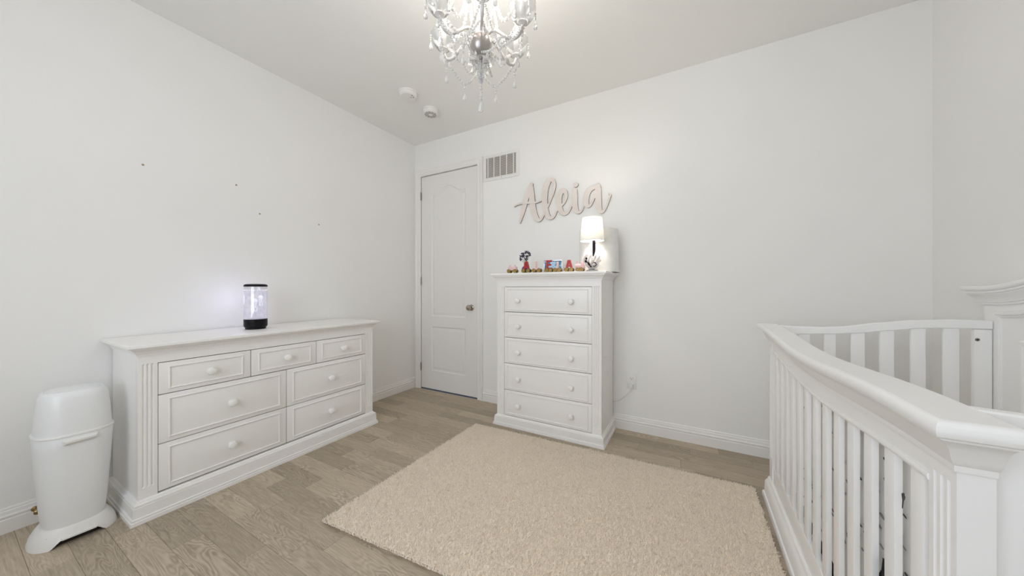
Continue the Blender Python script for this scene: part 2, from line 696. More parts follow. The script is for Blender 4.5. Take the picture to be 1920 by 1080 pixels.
# thin jamb strips coloured near-black, painting the shadow gap round the leaf
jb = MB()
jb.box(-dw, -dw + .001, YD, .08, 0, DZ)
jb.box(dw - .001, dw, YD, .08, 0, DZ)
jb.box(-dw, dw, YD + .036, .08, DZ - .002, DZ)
jb.build('jamb_gap_shade', 'dark_gap', door, smooth=0)
# casing
cs = MB()


def casing(mb, pts, horiz):
    prof = [(0, .010), (.008, .014), (.016, .014), (.020, .011), (.046, .016), (.054, .021), (.066, .021), (.070, 0)]
    rs = []
    for (p, q) in pts:
        rs.append([(p(o), -t, q(o)) for o, t in prof] + [(p(.070), 0, q(.070)), (p(0), 0, q(0))])
    mb.rings(rs)


casing(cs, [(lambda o: dw + o, lambda o: 0), (lambda o: dw + o, lambda o: DZ + o), (lambda o: -dw - o, lambda o: DZ + o), (lambda o: -dw - o, lambda o: 0)], 0)
cs.build('casing', 'trim', door, smooth=20)
for z in (2.202, 1.23, .251):
    hb = MB()
    hb.lathe([(.0065, -.045), (.0065, .045)], seg=10)
    hb.box(-.014, .0, .004, .008, -.044, .044)
    hb.build('hinge', 'hinge', door, loc=(-dw + .004, -.004, z))
kb = MB().lathe([(.031, 0), (.031, -.004), (.026, -.009), (.012, -.012), (.011, -.026), (.02, -.032), (.029, -.042), (.0305, -.052), (.026, -.062), (.014, -.066)], axis='y', seg=24)
kb.build('door_knob', 'nickel', door, loc=(-2.022 - cx, YD, .945))
MB().box(-.002, .002, -.003, .002, -.03, .03).build('strike_plate', 'hinge', door, loc=(dw - .001, YD, .945))
MB().box(-dw + .004, dw - .004, .0, .06, .0, .004).build('threshold', 'sill_blue', door)

# ------------------------------------------------------------------ return air vent
vt = empty('wall_vent', (-1.659, YB, 2.36), label='beige metal air return grille with vertical bars high on the wall beside the door', cat='vent')
vw, vh = .172, .1
vb = MB()
for a, b, c, d in ((-vw - .034, vw + .034, vh, vh + .03), (-vw - .034, vw + .034, -vh - .03, -vh), (-vw - .034, -vw, -vh, vh), (vw, vw + .034, -vh, vh)):
    vb.box(a, b, -.008, 0, c, d, .002)
vb.build('vent_frame', 'plastic_w', vt)
MB().box(-vw, vw, -.002, 0, -vh, vh).build('backing', 'duct', vt, smooth=0)
lv = MB()
for k in range(19):
    z = -vh + (k + .5) * 2 * vh / 19
    lv.add([(-vw, -.0068, z - .0035), (vw, -.0068, z - .0035), (vw, -.002, z + .0025), (-vw, -.002, z + .0025),
            (-vw, -.0062, z - .0043), (vw, -.0062, z - .0043), (vw, -.0015, z + .0015), (-vw, -.0015, z + .0015)],
           [(0, 1, 2, 3), (7, 6, 5, 4), (0, 4, 5, 1)])
tag(lv.build('louvre', 'grille', vt, smooth=0), kind='stuff')
for f in (.07, .277, .487, .70, .925):
    MB().box(-.0045, .0045, -.010, -.004, -vh, vh).build('bar', 'plastic_w', vt, loc=(-vw + 2 * vw * f, 0, 0))
MB().box(-.002, .005, -.014, -.008, -.026, .0).build('damper_lever', 'plastic_w', vt, loc=(0.01, 0, -vh))

# ------------------------------------------------------------------ ceiling alarms
al = empty('smoke_alarm', (-2.105, 1.985, ZC), label='plain round white smoke alarm on the ceiling, left of and nearer than the slotted one', cat='alarm')
MB().lathe([(.079, 0), (.079, -.010), (.074, -.012), (.072, -.030), (.062, -.038), (.01, -.040)], seg=40).build('alarm_body', 'plastic_w', al)
for dx, dy in ((.020, .010), (.038, .020), (.050, -.006)):
    MB().lathe([(.0045, -.0400), (.0045, -.0385)], seg=10, c=(dx, dy, 0)).build('sensor_hole', 'dark_gap', al)
a2 = empty('slotted_alarm', (-2.122, 2.272, ZC), label='round white ceiling alarm with rings of dark slots, nearer the door', cat='alarm')
MB().lathe([(.070, 0), (.070, -.012), (.066, -.014), (.064, -.042), (.056, -.047), (.01, -.048)], seg=40).build('alarm_body', 'plastic_w', a2)
sl = MB()
for rr in (.022, .034, .046):
    for k in range(10):
        a0 = 2 * PI * k / 10 + rr * 40
        pts = [(rr * math.cos(a0 + t), rr * math.sin(a0 + t)) for t in (0, .15, .3, .45)]
        pto = [((rr + .006) * math.cos(a0 + t), (rr + .006) * math.sin(a0 + t)) for t in (.45, .3, .15, 0)]
        sl.rings([[(p[0], p[1], -.0476) for p in pts + pto], [(p[0], p[1], -.0487) for p in pts + pto]])
tag(sl.build('grille_slots', 'hinge', a2), kind='stuff')


# ------------------------------------------------------------------ furniture: drawers
def knob(parent, loc, r=.0215):
    k = MB().lathe([(.013, 0), (.011, -.004), (.0075, -.008), (.0075, -.013), (.013, -.017), (r, -.024), (r * 1.02, -.030), (r * .86, -.037), (r * .45, -.041)], axis='y', seg=20)
    return k.build('knob', 'white_wood', parent, loc=loc)


def drawer(parent, x0, x1, z0, z1, yf, knobs, ins=.042, edge=.003):
    g = .0022
    x0 += g
    x1 -= g
    z0 += g
    z1 -= g
    d = MB().box(x0, x1, yf, yf + .019, z0, z1, .0015).build('drawer', 'white_wood', parent)
    m = MB()
    o = rect(x0 + ins - .005, x1 - ins + .005, z0 + ins * .62 - .005, z1 - ins * .62 + .005)
    rs = []
    for ins2, t in ((0, 0), (.0008, .004), (.0025, .006), (.005, .006), (.0068, .004), (.0075, 0)):
        rs.append([(u, yf - t, v) for u, v in offset_poly(o, ins2)])
    m.rings(rs, False, False)
    m.build('moulding', 'white_wood', d, smooth=25)
    for kx, kz in knobs:
        knob(d, (kx, yf, kz))
    return d


def pilaster(parent, x0, x1, z0, z1, yf, ztop, zbot):
    mb = MB()
    w = (x1 - x0)
    hs = []
    for f in (.27, .5, .73):
        hs.append(capsule(x0 + w * f, .0052, zbot, ztop))
    relief(mb, rect(x0, x1, z0, z1), hs, [(.0012, .003), (.003, .005), (.0048, .0058)], lambda u, v, d: (u, yf + d, v))
    o = rect(x0, x1, z0, z1)
    mb.rings([[(u, yf, v) for u, v in o], [(u, yf + .03, v) for u, v in o]], False, True)
    return mb.build('pilaster', 'white_wood', parent, smooth=25)


def crown_prof(zt, p, h):
    """profile from body up to the top slab: projection p, total height h, zt = top"""
    P = [(0, -.060), (.005, -.060), (.005, -.052), (.009, -.051), (.011, -.044), (.017, -.034), (.026, -.029), (.026, -.0245), (.033, -.0235), (.033, -.0195), (.041, -.0185), (.043, -.0145), (.043, -.004), (.0405, -.001), (.037, 0)]
    return [(a * p / .043, zt + b * h / .060) for a, b in P]


def plinth_prof(p, h):
    P = [(1, 0), (1, .16), (.95, .175), (.74, .18), (.74, .21), (.84, .215), (.86, .25), (.80, .285), (.68, .29), (.66, .74), (.48, .75), (.48, .78), (.58, .785), (.58, .84), (.46, .89), (.24, .90), (.20, .95), (.10, .985), (0, 1)]
    return [(a * p, b * h) for a, b in P]


# ---- dresser: local frame x = world Y, front = -y = world +X
dr = empty('dresser', (-2.6, 1.174, 0), R(90), label='wide low white dresser with seven drawers along the left wall', cat='dresser')
bx0, bx1 = .506 - 1.174, 1.843 - 1.174
yfD = -(2.6 - 2.375)          # front of body: world X = -2.375
ybk = .215
H = .873
body = MB()
body.box(bx0, bx0 + .022, yfD + .028, ybk, .1, H - .055)
body.box(bx1 - .022, bx1, yfD + .028, ybk, .1, H - .055)
body.box(bx0 + .022, bx1 - .022, ybk - .01, ybk, .1, H - .055)
body.box(bx0 + .067, bx1 - .067, yfD + .0, yfD + .022, .771, H - .055)
body.build('carcass', 'white_wood', dr)
MB().box(bx0 + .025, bx1 - .025, yfD + .0225, yfD + .40, .105, .775).build('drawer_gap_shade', 'dark_gap', dr, smooth=0)  # dark block added behind the fronts so drawer gaps look shaded
cw = MB()
loft_rect(cw, bx0, bx1, yfD, ybk, crown_prof(H, .043, .06))
cw.build('top', 'white_wood', dr, smooth=25)
pl = MB()
loft_rect(pl, bx0, bx1, yfD, ybk, plinth_prof(.031, .106))
pl.build('plinth', 'white_wood', dr, smooth=25)
pilaster(dr, bx0, bx0 + .067, .103, H - .056, yfD, .772, .158)
pilaster(dr, bx1 - .067, bx1, .103, H - .056, yfD, .772, .158)
yd = yfD + .002
q = lambda v: v - 1.174
drawer(dr, q(.5735), q(.973), .604, .769, yd, [(q(.777), .686)])
drawer(dr, q(.973), q(1.372), .604, .769, yd, [(q(1.173), .686)])
drawer(dr, q(1.372), q(1.7755), .604, .769, yd, [(q(1.574), .686)])
drawer(dr, q(.5735), q(1.174), .353, .604, yd, [(q(.874), .478)])
drawer(dr, q(1.174), q(1.7755), .353, .604, yd, [(q(1.475), .478)])
drawer(dr, q(.5735), q(1.174), .112, .353, yd, [(q(.874), .232)])
drawer(dr, q(1.174), q(1.7755), .112, .353, yd, [(q(1.475), .232)])

# ---- tall chest
ch = empty('chest_of_drawers', (-1.0, 2.55, 0), 0, label='tall white five drawer chest against the back wall, right of the door', cat='chest')
cx0, cx1 = -1.453 + 1, -.572 + 1
yfC = 2.362 - 2.55
ybC = 2.75 - 2.55
HC = 1.273
body = MB()
body.box(cx0, cx0 + .022, yfC + .028, ybC, .08, HC - .06)
body.box(cx1 - .022, cx1, yfC + .028, ybC, .08, HC - .06)
body.box(cx0 + .022, cx1 - .022, ybC - .01, ybC, .08, HC - .06)
body.box(cx0 + .068, cx1 - .068, yfC, yfC + .022, 1.161, HC - .06)
body.build('carcass', 'white_wood', ch)
MB().box(cx0 + .025, cx1 - .025, yfC + .0225, yfC + .36, .09, 1.165).build('drawer_gap_shade', 'dark_gap', ch, smooth=0)  # dark filler, its colour stands for shade between the drawers
cw = MB()
loft_rect(cw, cx0, cx1, yfC, ybC, crown_prof(HC, .043, .064))
cw.build('top', 'white_wood', ch, smooth=25)
pl = MB()
loft_rect(pl, cx0, cx1, yfC, ybC, plinth_prof(.027, .085))
pl.build('plinth', 'white_wood', ch, smooth=25)
pilaster(ch, cx0, cx0 + .068, .083, HC - .06, yfC, 1.165, .13)
pilaster(ch, cx1 - .068, cx1, .083, HC - .06, yfC, 1.165, .13)
zs = [1.160, .951, .738, .521, .299, .087]
for k in range(5):
    zt, zb = zs[k], zs[k + 1]
    zk = (zt + zb) / 2 - .008
    drawer(ch, cx0 + .068, cx1 - .068, zb, zt, yfC + .002, [(-.245, zk), (.203, zk)], ins=.032)

# ------------------------------------------------------------------ crib
cr = empty('crib', (.75, 1.52, 0), 0, label='white wooden crib with curved crown rails and slatted sides by the right wall', cat='crib')
OX, OY = .75, 1.52
CY0, CY1 = .80, 2.24


def sh(yw, amp):
    """vertical dip of the front rail along the crib"""
    s = min(1, max(0, (yw - CY0 - .05) / (CY1 - CY0 - .1)))
    return amp * (.5 - .5 * math.cos(2 * PI * s))


def crown_long(mb, x0, x1, prof, shift, N=48, oy=1.3):
    rs = []
    for o, z in prof:
        ya, yb = CY0 - o * oy, CY1 + o * oy
        ys = [ya + (yb - ya) * k / N for k in range(N + 1)]
        ring = [(x0 - o - OX, yy - OY, z + shift(yy)) for yy in ys] + [(x1 - OX, yy - OY, z + shift(yy)) for yy in reversed(ys)]
        rs.append(ring)
    mb.rings(rs, False, False)
    n = len(rs[0])
    for r in (rs[0], rs[-1]):
        m = n // 2
        mb.add(r, [(i, i + 1, n - 2 - i, n - 1 - i) for i in range(m - 1)])


frontdip = lambda yy: sh(yy, -.027)
ft = .951
cprof = [(0, ft - .092), (.006, ft - .092), (.007, ft - .082), (.009, ft - .080), (.014, ft - .070), (.020, ft - .052), (.028, ft - .040), (.034, ft - .035),
         (.034, ft - .031), (.041, ft - .031), (.041, ft - .028), (.045, ft - .0275), (.0485, ft - .0245), (.0505, ft - .019), (.051, ft - .013), (.0500, ft - .0075), (.0475, ft - .0035), (.044, ft - .0010), (.040, ft)]
mb = MB()
crown_long(mb, .37, .408, cprof, frontdip)
tag(mb.build('crown_rail', 'crib_wood', cr, smooth=25), label='curved moulded top rail of the low front')
# rail board under the crown
mb = MB()
rs = []
N = 48
for k in range(N + 1):
    yy = CY0 + .068 + (CY1 - CY0 - .136) * k / N
    zt = ft - .09 + frontdip(yy)
    zb = .806 + frontdip(yy) * 1.25
    rs.append([(.372 - OX, yy - OY, zb), (.372 - OX, yy - OY, zt), (.402 - OX, yy - OY, zt), (.402 - OX, yy - OY, zb)])
mb.rings(rs)
mb.build('upper_rail', 'crib_wood', cr, smooth=25)
mb = MB()
rs = []
for k in range(N + 1):
    yy = CY0 + .07 + (CY1 - CY0 - .14) * k / N
    zb = .806 + frontdip(yy) * 1.25
    rs.append([(x - OX, yy - OY, zb + z) for x, z in ((.372, 0), (.369, .001), (.3675, .005), (.3675, .009), (.369, .013), (.372, .014))])
mb.rings(rs)
mb.build('bead_moulding', 'crib_wood', cr, smooth=40)


def crib_post(y0, y1, xf, xb, zt, name, ztop, zbot, flutes=True):
    mb = MB()
    hs = []
    w = y1 - y0
    # face looks to -x : u runs along -y so that the outline is counter-clockwise seen from outside
    if flutes:
        for f in (.25, .5, .75):
            hs.append(capsule(y0 + w * f, .005, zbot, ztop))
    relief(mb, rect(y0, y1, .1, zt), hs, [(.0012, .003), (.003, .005), (.0046, .0058)], lambda u, v, d: (xf + d - OX, u - OY, v))
    o = rect(y0, y1, .1, zt)
    mb.rings([[(xf - OX, u - OY, v) for u, v in o], [(xb - OX, u - OY, v) for u, v in o]], False, True)
    return mb.build(name, 'crib_wood', cr, smooth=25)


crib_post(CY0, CY0 + .07, .37, .41, ft - .088, 'post', .835, .24)
crib_post(CY1 - .07, CY1, .37, .41, ft - .088, 'post', .835, .24)
# bottom rail, plinth
MB().box(.374 - OX, .402 - OX, CY0 + .068 - OY, CY1 - .068 - OY, .1, .207, .004).build('lower_rail', 'crib_wood', cr)
pp = [(.029, 0), (.029, .018), (.026, .026), (.021, .029), (.020, .036), (.018, .086), (.012, .098), (.008, .104), (.006, .116), (.0, .122)]
mb = MB()
crown_long(mb, .37, .41, pp, lambda y: 0, N=2, oy=1.0)
mb.build('plinth', 'crib_wood', cr, smooth=25)
for k in range(13):
    yf_ = .942 + .0998 * k          # far edge of the slat
    zt = .812 + frontdip(yf_ - .02) * 1.25
    MB().box(.376 - OX, .389 - OX, yf_ - .042 - OY, yf_ - OY, .2, zt, .002).build('slat', 'crib_wood', cr)
stk = MB()
stk.tube([(.3755 - OX, .968 - OY, .70), (.3755 - OX, .964 - OY, .724)], [.0008, .0015], 5)
for a, b in ((-.003, .008), (.003, .010), (0, .013)):
    stk.tube([(.3755 - OX, .964 - OY, .720), (.3755 - OX, .964 + a - OY, .720 + b)], .0018, 5)
stk.build('mark', 'ink', cr)

# short sides with S-curved top rail
railpts_top = [(.405, .953), (.45, .951), (.50, .9505), (.573, .952), (.65, .960), (.776, .985), (.888, 1.002), (1.0, 1.011), (1.06, 1.011), (1.112, 1.009)]
railpts_bot = [(.405, .905), (.45, .907), (.508, .913), (.605, .920), (.703, .931), (.824, .952), (.906, .967), (1.0, .972), (1.06, .974), (1.112, .975)]


def interp(P, x):
    for (a, b), (c, d) in zip(P, P[1:]):
        if x <= c:
            t = (x - a) / (c - a)
            t = t * t * (3 - 2 * t) * .4 + t * .6
            return b + (d - b) * t
    return P[-1][1]


def side(y0, y1):
    mb = MB()
    rs = []
    for k in range(41):
        x = .405 + (1.112 - .405) * k / 40
        zt, zb = interp(railpts_top, x), interp(railpts_bot, x)
        c = .003
        rs.append([(x - OX, y0 - OY, zb + c), (x - OX, y0 - OY, zt - c), (x - OX, y0 + c - OY, zt), (x - OX, y1 - c - OY, zt), (x - OX, y1 - OY, zt - c), (x - OX, y1 - OY, zb + c), (x - OX, y1 - c - OY, zb), (x - OX, y0 + c - OY, zb)])
    mb.rings(rs)
    mb.build('side_rail', 'crib_wood', cr, smooth=25)
    MB().box(.41 - OX, 1.11 - OX, y0 + .001 - OY, y1 - .001 - OY, .16, .22, .003).build('side_rail', 'crib_wood', cr)
    ym = (y0 + y1) / 2
    for a, b in ((.483, .527), (.582, .625), (.68, .728), (.779, .826), (.879, .925), (.977, 1.024)):
        MB().box(a - OX, b - OX, ym - .006 - OY, ym + .006 - OY, .215, interp(railpts_bot, (a + b) / 2) + .004, .002).build('slat', 'crib_wood', cr)
    MB().box(1.063 - OX, 1.112 - OX, y0 + .001 - OY, y1 - .001 - OY, .1, .972, .003).build('stile', 'crib_wood', cr)
    MB().box(.408 - OX, .455 - OX, y0 + .001 - OY, y1 - .001 - OY, .1, .910, .003).build('stile', 'crib_wood', cr)
    return


side(.825, .85)
side(2.19, 2.215)
sc_ = MB().lathe([(.007, 0), (.006, -.002), (.003, -.002), (.003, .0)], axis='y', seg=12)
sc_.build('screw_cap', 'hinge', cr, loc=(1.071 - OX, 2.190 - OY, .928))

# tall headboard at the wall
arch_up = lambda yy: sh(yy, .115)
hx = 1.112
ht = 1.158
hp = [(a, ht + b) for a, b in ((0, -.078), (.006, -.078), (.006, -.070), (.011, -.069), (.013, -.062), (.020, -.046), (.029, -.036), (.029, -.031), (.035, -.030), (.035, -.024),
                               (.031, -.023), (.031, -.020), (.038, -.019), (.041, -.013), (.041, -.004), (.038, 0))]
mb = MB()
crown_long(mb, hx, 1.155, hp, arch_up, oy=1.4)
tag(mb.build('crown_rail', 'crib_wood', cr, smooth=25), label='arched moulded top rail of the tall headboard')
mb = MB()
n = 30
outl = [(CY0, .1), (CY1, .1)] + [(CY1 + (CY0 - CY1) * k / n, ht - .076 + arch_up(CY1 + (CY0 - CY1) * k / n)) for k in range(n + 1)]
a0, a1 = CY0 + .07, CY1 - .07
h1 = [(a0, .3), (a1, .3)] + [(a1 + (a0 - a1) * k / n, ht - .128 + arch_up(a1 + (a0 - a1) * k / n) * .9) for k in range(n + 1)]
relief(mb, outl, [h1], [(.001, .005), (.004, .006), (.005, .010)], lambda u, v, d: (hx + .003 + d - OX, u - OY, v))
mb.rings([[(hx + .003 - OX, u - OY, v) for u, v in outl], [(1.15 - OX, u - OY, v) for u, v in outl]], False, True)
mb.build('headboard', 'crib_wood', cr, smooth=25)
mb = MB()
mb2 = rect(a0 + .09, a1 - .09, .4, .945)
rs = []
for ins2, t in ((0, 0), (.002, .005), (.006, .008), (.016, .008), (.02, .004), (.03, .002)):
    rs.append([(hx + .013 - t - OX, u - OY, v) for u, v in offset_poly(mb2, ins2)])
mb.rings(rs, False, True)
mb.build('panel', 'crib_wood', cr, smooth=25)
rs = []
mb = MB()
for k in range(N + 1):
    yy = a0 + (a1 - a0) * k / N
    zc = ht - .122 + arch_up(yy) * .9
    rs.append([(x - OX, yy - OY, zc + z) for x, z in ((hx + .006, 0), (hx - .004, .001), (hx - .007, .005), (hx - .007, .008), (hx - .003, .010), (hx - .003, .012), (hx - .005, .017), (hx + .006, .018))])
mb.rings(rs)
mb.build('bead_moulding', 'crib_wood', cr, smooth=40)
MB().box(.41 - OX, 1.11 - OX, CY0 + .06 - OY, CY1 - .06 - OY, .185, .2).build('mattress_base', 'dark_gap', cr, smooth=0)

mt = empty('crib_mattress', (.755, 1.52, .2), label='white covered mattress lying inside the crib', cat='mattress')
MB().box(-.32, .34, -.655, .655, 0, .12, .025).build('mattress_body', 'sheet', mt)

# printed bumper
bp_ = empty('crib_bumper', (.4085, 1.5, .25), label='white fabric crib bumper printed with birch bark marks behind the front slats', cat='bumper')
mb = MB()
rs = []
rr = random.Random(5)
NB = 60
for k in range(NB + 1):
    yy = .875 + (2.15 - .875) * k / NB - 1.5
    w = .003 * math.sin(k * 1.7)
    zt = .545 + .006 * math.sin(k * .7)
    rs.append([(-.006 + w * .4, yy, 0), (-.009 + w, yy, zt * .3), (-.008 - w, yy, zt * .65), (-.006, yy, zt), (.004, yy, zt), (.008, yy, zt * .5), (.006, yy, 0)])
mb.rings(rs)
mb.build('padding', 'sheet', bp_, smooth=60)
ink = MB()
ink2 = MB()


def blot(mb, y, z, w, h, seed):
    q = random.Random(seed)
    n = 9
    P = []
    for k in range(n):
        a = 2 * PI * k / n
        s = q.uniform(.55, 1.15)
        P.append((-.0118, y + w * math.cos(a) * s, z + h * math.sin(a) * s + w * .15 * math.cos(a)))
    mb.rings([P, [(-.0100, p[1], p[2]) for p in P]])


for k in range(260):
    yy = rr.uniform(.89, 2.13) - 1.5
    zz = rr.uniform(.02, .53)
    blot(ink if rr.random() < .35 else ink2, yy, zz, rr.uniform(.004, .013), rr.uniform(.0012, .004), k)
for g in range(12):
    yy = .935 + .0998 * g - 1.5 - .046
    for t in range(9):
        blot(ink2 if t % 3 else ink, yy + rr.uniform(-.006, .012), rr.uniform(.04, .5), rr.uniform(.006, .012), rr.uniform(.0015, .004), 300 + g * 20 + t)
tag(ink.build('printed_marks', 'ink', bp_, smooth=0), kind='stuff', label='black birch bark dashes')
tag(ink2.build('printed_marks', 'ink_grey', bp_, smooth=0), kind='stuff', label='grey birch bark dashes')
# black soft toy caught between the slats and the bumper
bt = empty('black_plush', (.3970, 1.070, .405), label='small black plush thing tucked behind the crib slats near the nearest corner', cat='toy')
bm = bmesh.new()
bmesh.ops.create_icosphere(bm, subdivisions=3, radius=1)
for v in bm.verts:
    nn = v.co.normalized()
    s = 1 + .22 * math.sin(nn.x * 9 + nn.z * 7) * math.sin(nn.y * 11)
    v.co = Vector((nn.x * .0024 * s - .004, nn.y * .048 * s, nn.z * .10 * s))
MB().bm(bm).build('plush_body', 'ink_black', bt)

# ------------------------------------------------------------------ rug
A, B, C, D = (-1.577, .938), (-1.575, 2.225), (.305, 2.275), (.33, 1.09)


def rounded(P, r, n=5):
    out = []
    k = len(P)
    for i in range(k):
        a, b, c = Vector(P[i - 1]), Vector(P[i]), Vector(P[(i + 1) % k])
        p = b + (a - b).normalized() * r
        s = b + (c - b).normalized() * r
        for j in range(n + 1):
            t = j / n
            out.append(tuple(p * (1 - t) ** 2 + b * 2 * t * (1 - t) + s * t * t))
    return out


outline = rounded([A, D, C, B], .05)
rc = (-.63, 1.62)
rug = MB()
inner = offset_poly(outline, .012)
rug.rings([[(x - rc[0], y - rc[1], 0) for x, y in inner], [(x - rc[0], y - rc[1], .010) for x, y in inner], [(x - rc[0], y - rc[1], .0195) for x, y in offset_poly(outline, .004)]])
rg = rug.build('rug', 'backing', smooth=0, loc=(rc[0], rc[1], .0005))
tag(rg, label='beige shaggy rectangular rug on the wood floor in front of the tall chest', cat='rug')
rs_ = np.random.RandomState(4)
step = .0046
xs = np.arange(-1.62, .36, step)
ys = np.arange(.90, 2.31, step)
gx, gy = np.meshgrid(xs, ys)
gx = gx.ravel() + rs_.uniform(-.0028, .0028, gx.size)
gy = gy.ravel() + rs_.uniform(-.0028, .0028, gy.size)
inside = np.ones(gx.size, bool)
ol = np.array(outline)
for i in range(len(ol)):
    a = ol[i]
    b = ol[(i + 1) % len(ol)]
    inside &= ((b[0] - a[0]) * (gy - a[1]) - (b[1] - a[1]) * (gx - a[0])) > -.001
gx, gy = gx[inside], gy[inside]
n = gx.size
# clumped lean
ph = np.sin(gx * 31 + 2.1 * np.sin(gy * 23)) + np.sin(gy * 37 + 1.7 * np.sin(gx * 19))
ph2 = np.cos(gx * 27 + 1.3 * np.cos(gy * 41))
lx = rs_.normal(0, .0048, n)
ly = rs_.normal(0, .0048, n)
hgt = .0205 + rs_.uniform(-.004, .0035, n)
rad = rs_.uniform(.0024, .0040, n)
ang = rs_.uniform(0, 2 * PI, n)
V = np.zeros((n, 7, 3))
for k in range(3):
    a = ang + 2 * PI * k / 3
    V[:, k, 0] = gx + rad * np.cos(a)
    V[:, k, 1] = gy + rad * np.sin(a)
    V[:, k, 2] = .012
    V[:, 3 + k, 0] = gx + lx * .55 + rad * .85 * np.cos(a + .5)
    V[:, 3 + k, 1] = gy + ly * .55 + rad * .85 * np.sin(a + .5)
    V[:, 3 + k, 2] = .006 + hgt * .62
V[:, 6, 0] = gx + lx
V[:, 6, 1] = gy + ly
V[:, 6, 2] = .006 + hgt
V[:, :, 0] -= rc[0]
V[:, :, 1] -= rc[1]
base = (np.arange(n) * 7)[:, None]
F = []
for k in range(3):
    k2 = (k + 1) % 3
    F.append(np.concatenate([base + k, base + k2, base + 3 + k2], 1))
    F.append(np.concatenate([base + k, base + 3 + k2, base + 3 + k], 1))
    F.append(np.concatenate([base + 3 + k, base + 3 + k2, base + 6], 1))
F = np.concatenate(F, 0)
me = bpy.data.meshes.new('pile')
me.vertices.add(n * 7)
me.vertices.foreach_set('co', V.ravel())
me.loops.add(F.size)
me.loops.foreach_set('vertex_index', F.ravel().astype(np.int32))
me.polygons.add(len(F))
me.polygons.foreach_set('loop_start', (np.arange(len(F)) * 3).astype(np.int32))
me.update(calc_edges=True)
me.materials.append(M['pile'])
po = bpy.data.objects.new('pile', me)
COL.objects.link(po)
po.parent = rg
tag(po, kind='stuff')

# ------------------------------------------------------------------ diaper pail
dpl = empty('diaper_pail', (-2.56, .342, 0), 0, label='tall white plastic diaper pail with domed lid, left of the dresser', cat='bin')


def sup(a, b, z, e=2.7, n=48, cx=0, cy=0, zf=None):
    P = []
    for k in range(n):
        t = 2 * PI * k / n
        c, s = math.cos(t), math.sin(t)
        x = a * math.copysign(abs(c) ** (2 / e), c)
        y = b * math.copysign(abs(s) ** (2 / e), s)
        P.append((cx + x, cy + y, z + (zf(x, y) if zf else 0)))
    return P


mb = MB()
mb.rings([sup(.098, .090, .068), sup(.104, .097, .15), sup(.110, .106, .30), sup(.114, .113, .42), sup(.115, .115, .478), sup(.113, .113, .482)])
mb.build('bin_body', 'plastic', dpl, smooth=40)
mb = MB()
mb.rings([sup(.113, .113, .480), sup(.118, .118, .482), sup(.119, .119, .487), sup(.117, .117, .491), sup(.112, .112, .493)])
mb.build('rim_band', 'plastic_w', dpl, smooth=40)
lid = MB()
lid.rings([sup(.114, .112, .491), sup(.110, .109, .54), sup(.104, .105, .60), sup(.098, .101, .645), sup(.092, .096, .664), sup(.084, .088, .674), sup(.080, .084, .676),
           sup(.078, .082, .673), sup(.074, .078, .673), sup(.072, .076, .676), sup(.045, .05, .682), sup(.01, .01, .684)])
lid.build('lid', 'plastic', dpl, smooth=40)
hd = MB()
hd.rings([[(.108, -.045, .448), (.108, .050, .452), (.108, .053, .474), (.108, -.048, .470)],
          [(.124, -.043, .450), (.124, .048, .454), (.127, .050, .471), (.127, -.045, .468)],
          [(.128, -.038, .455), (.128, .044, .459), (.129, .046, .467), (.129, -.041, .464)]])
hd.build('lid_handle', 'plastic_w', dpl, smooth=30)
# flared base with an arch cut between two feet
bs = MB()
NB2 = 96


def cutz(x, y):
    # opening under the front and back between the feet
    t = abs(y) / .085
    return 0.030 * max(0, 1 - max(0, (t - .62) / .30)) if abs(x) > .05 else 0


def ring_b(a, b, z, use):
    P = sup(a, b, 0, 2.5, NB2)
    out = []
    for x, y, _ in P:
        # feet flare more at the y ends
        zz = z
        if use:
            zz = max(z, cutz(x, y))
        out.append((x, y, zz))
    return out


bs.rings([ring_b(.122, .128, 0, True), ring_b(.121, .127, .006, True), ring_b(.117, .122, .030, True), ring_b(.110, .111, .052, False), ring_b(.104, .099, .070, False), ring_b(.1, .095, .076, False), ring_b(.096, .09, .074, False)], False, True)
bs.build('base', 'plastic_w', dpl, smooth=40)
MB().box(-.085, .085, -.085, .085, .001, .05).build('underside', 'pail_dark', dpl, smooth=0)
pdl = MB().box(.09, .124, -.05, .05, .030, .040, .004)
pdl.build('pedal', 'plastic_w', dpl)

# door stop on the left baseboard
ds = empty('door_stop', (XL + .0165, .262, .072), label='small brass door stop on the baseboard behind the diaper pail', cat='door stop')
mb = MB().lathe([(.013, 0), (.013, .003), (.006, .006), (.0055, .045), (.010, .048), (.011, .056), (.006, .060)], axis='x', seg=14)
mb.build('stop_stem', 'brass', ds)

# ------------------------------------------------------------------ jellyfish lamp on the dresser
jl = empty('jellyfish_lamp', (-2.60, 1.092, H), label='lit cylindrical tank lamp with black base and cap on the low dresser', cat='lamp')
MB().lathe([(.054, 0), (.057, .001), (.057, .010), (.063, .016), (.0655, .024), (.0655, .066), (.062, .068)], seg=40).build('lamp_base', 'black', jl)
MB().lathe([(.063, .066), (.063, .288)], seg=40, cap0=False, cap1=False).build('tank', 'tank', jl)
MB().lathe([(.060, .067), (.060, .262)], seg=40).build('water', 'water', jl)
MB().lathe([(.0655, .286), (.066, .292), (.062, .300), (.050, .304), (.01, .305)], seg=40).build('cap', 'black', jl)
rb = MB()
for k in range(26):
    a = 2 * PI * k / 26
    rb.lathe([(.0005, -.002), (.0018, -.001), (.0018, .001), (.0005, .002)], c=(.0612 * math.cos(a), .0612 * math.sin(a), .2625), seg=6)
tag(rb.build('bubbles', 'jelly2', jl), kind='stuff')
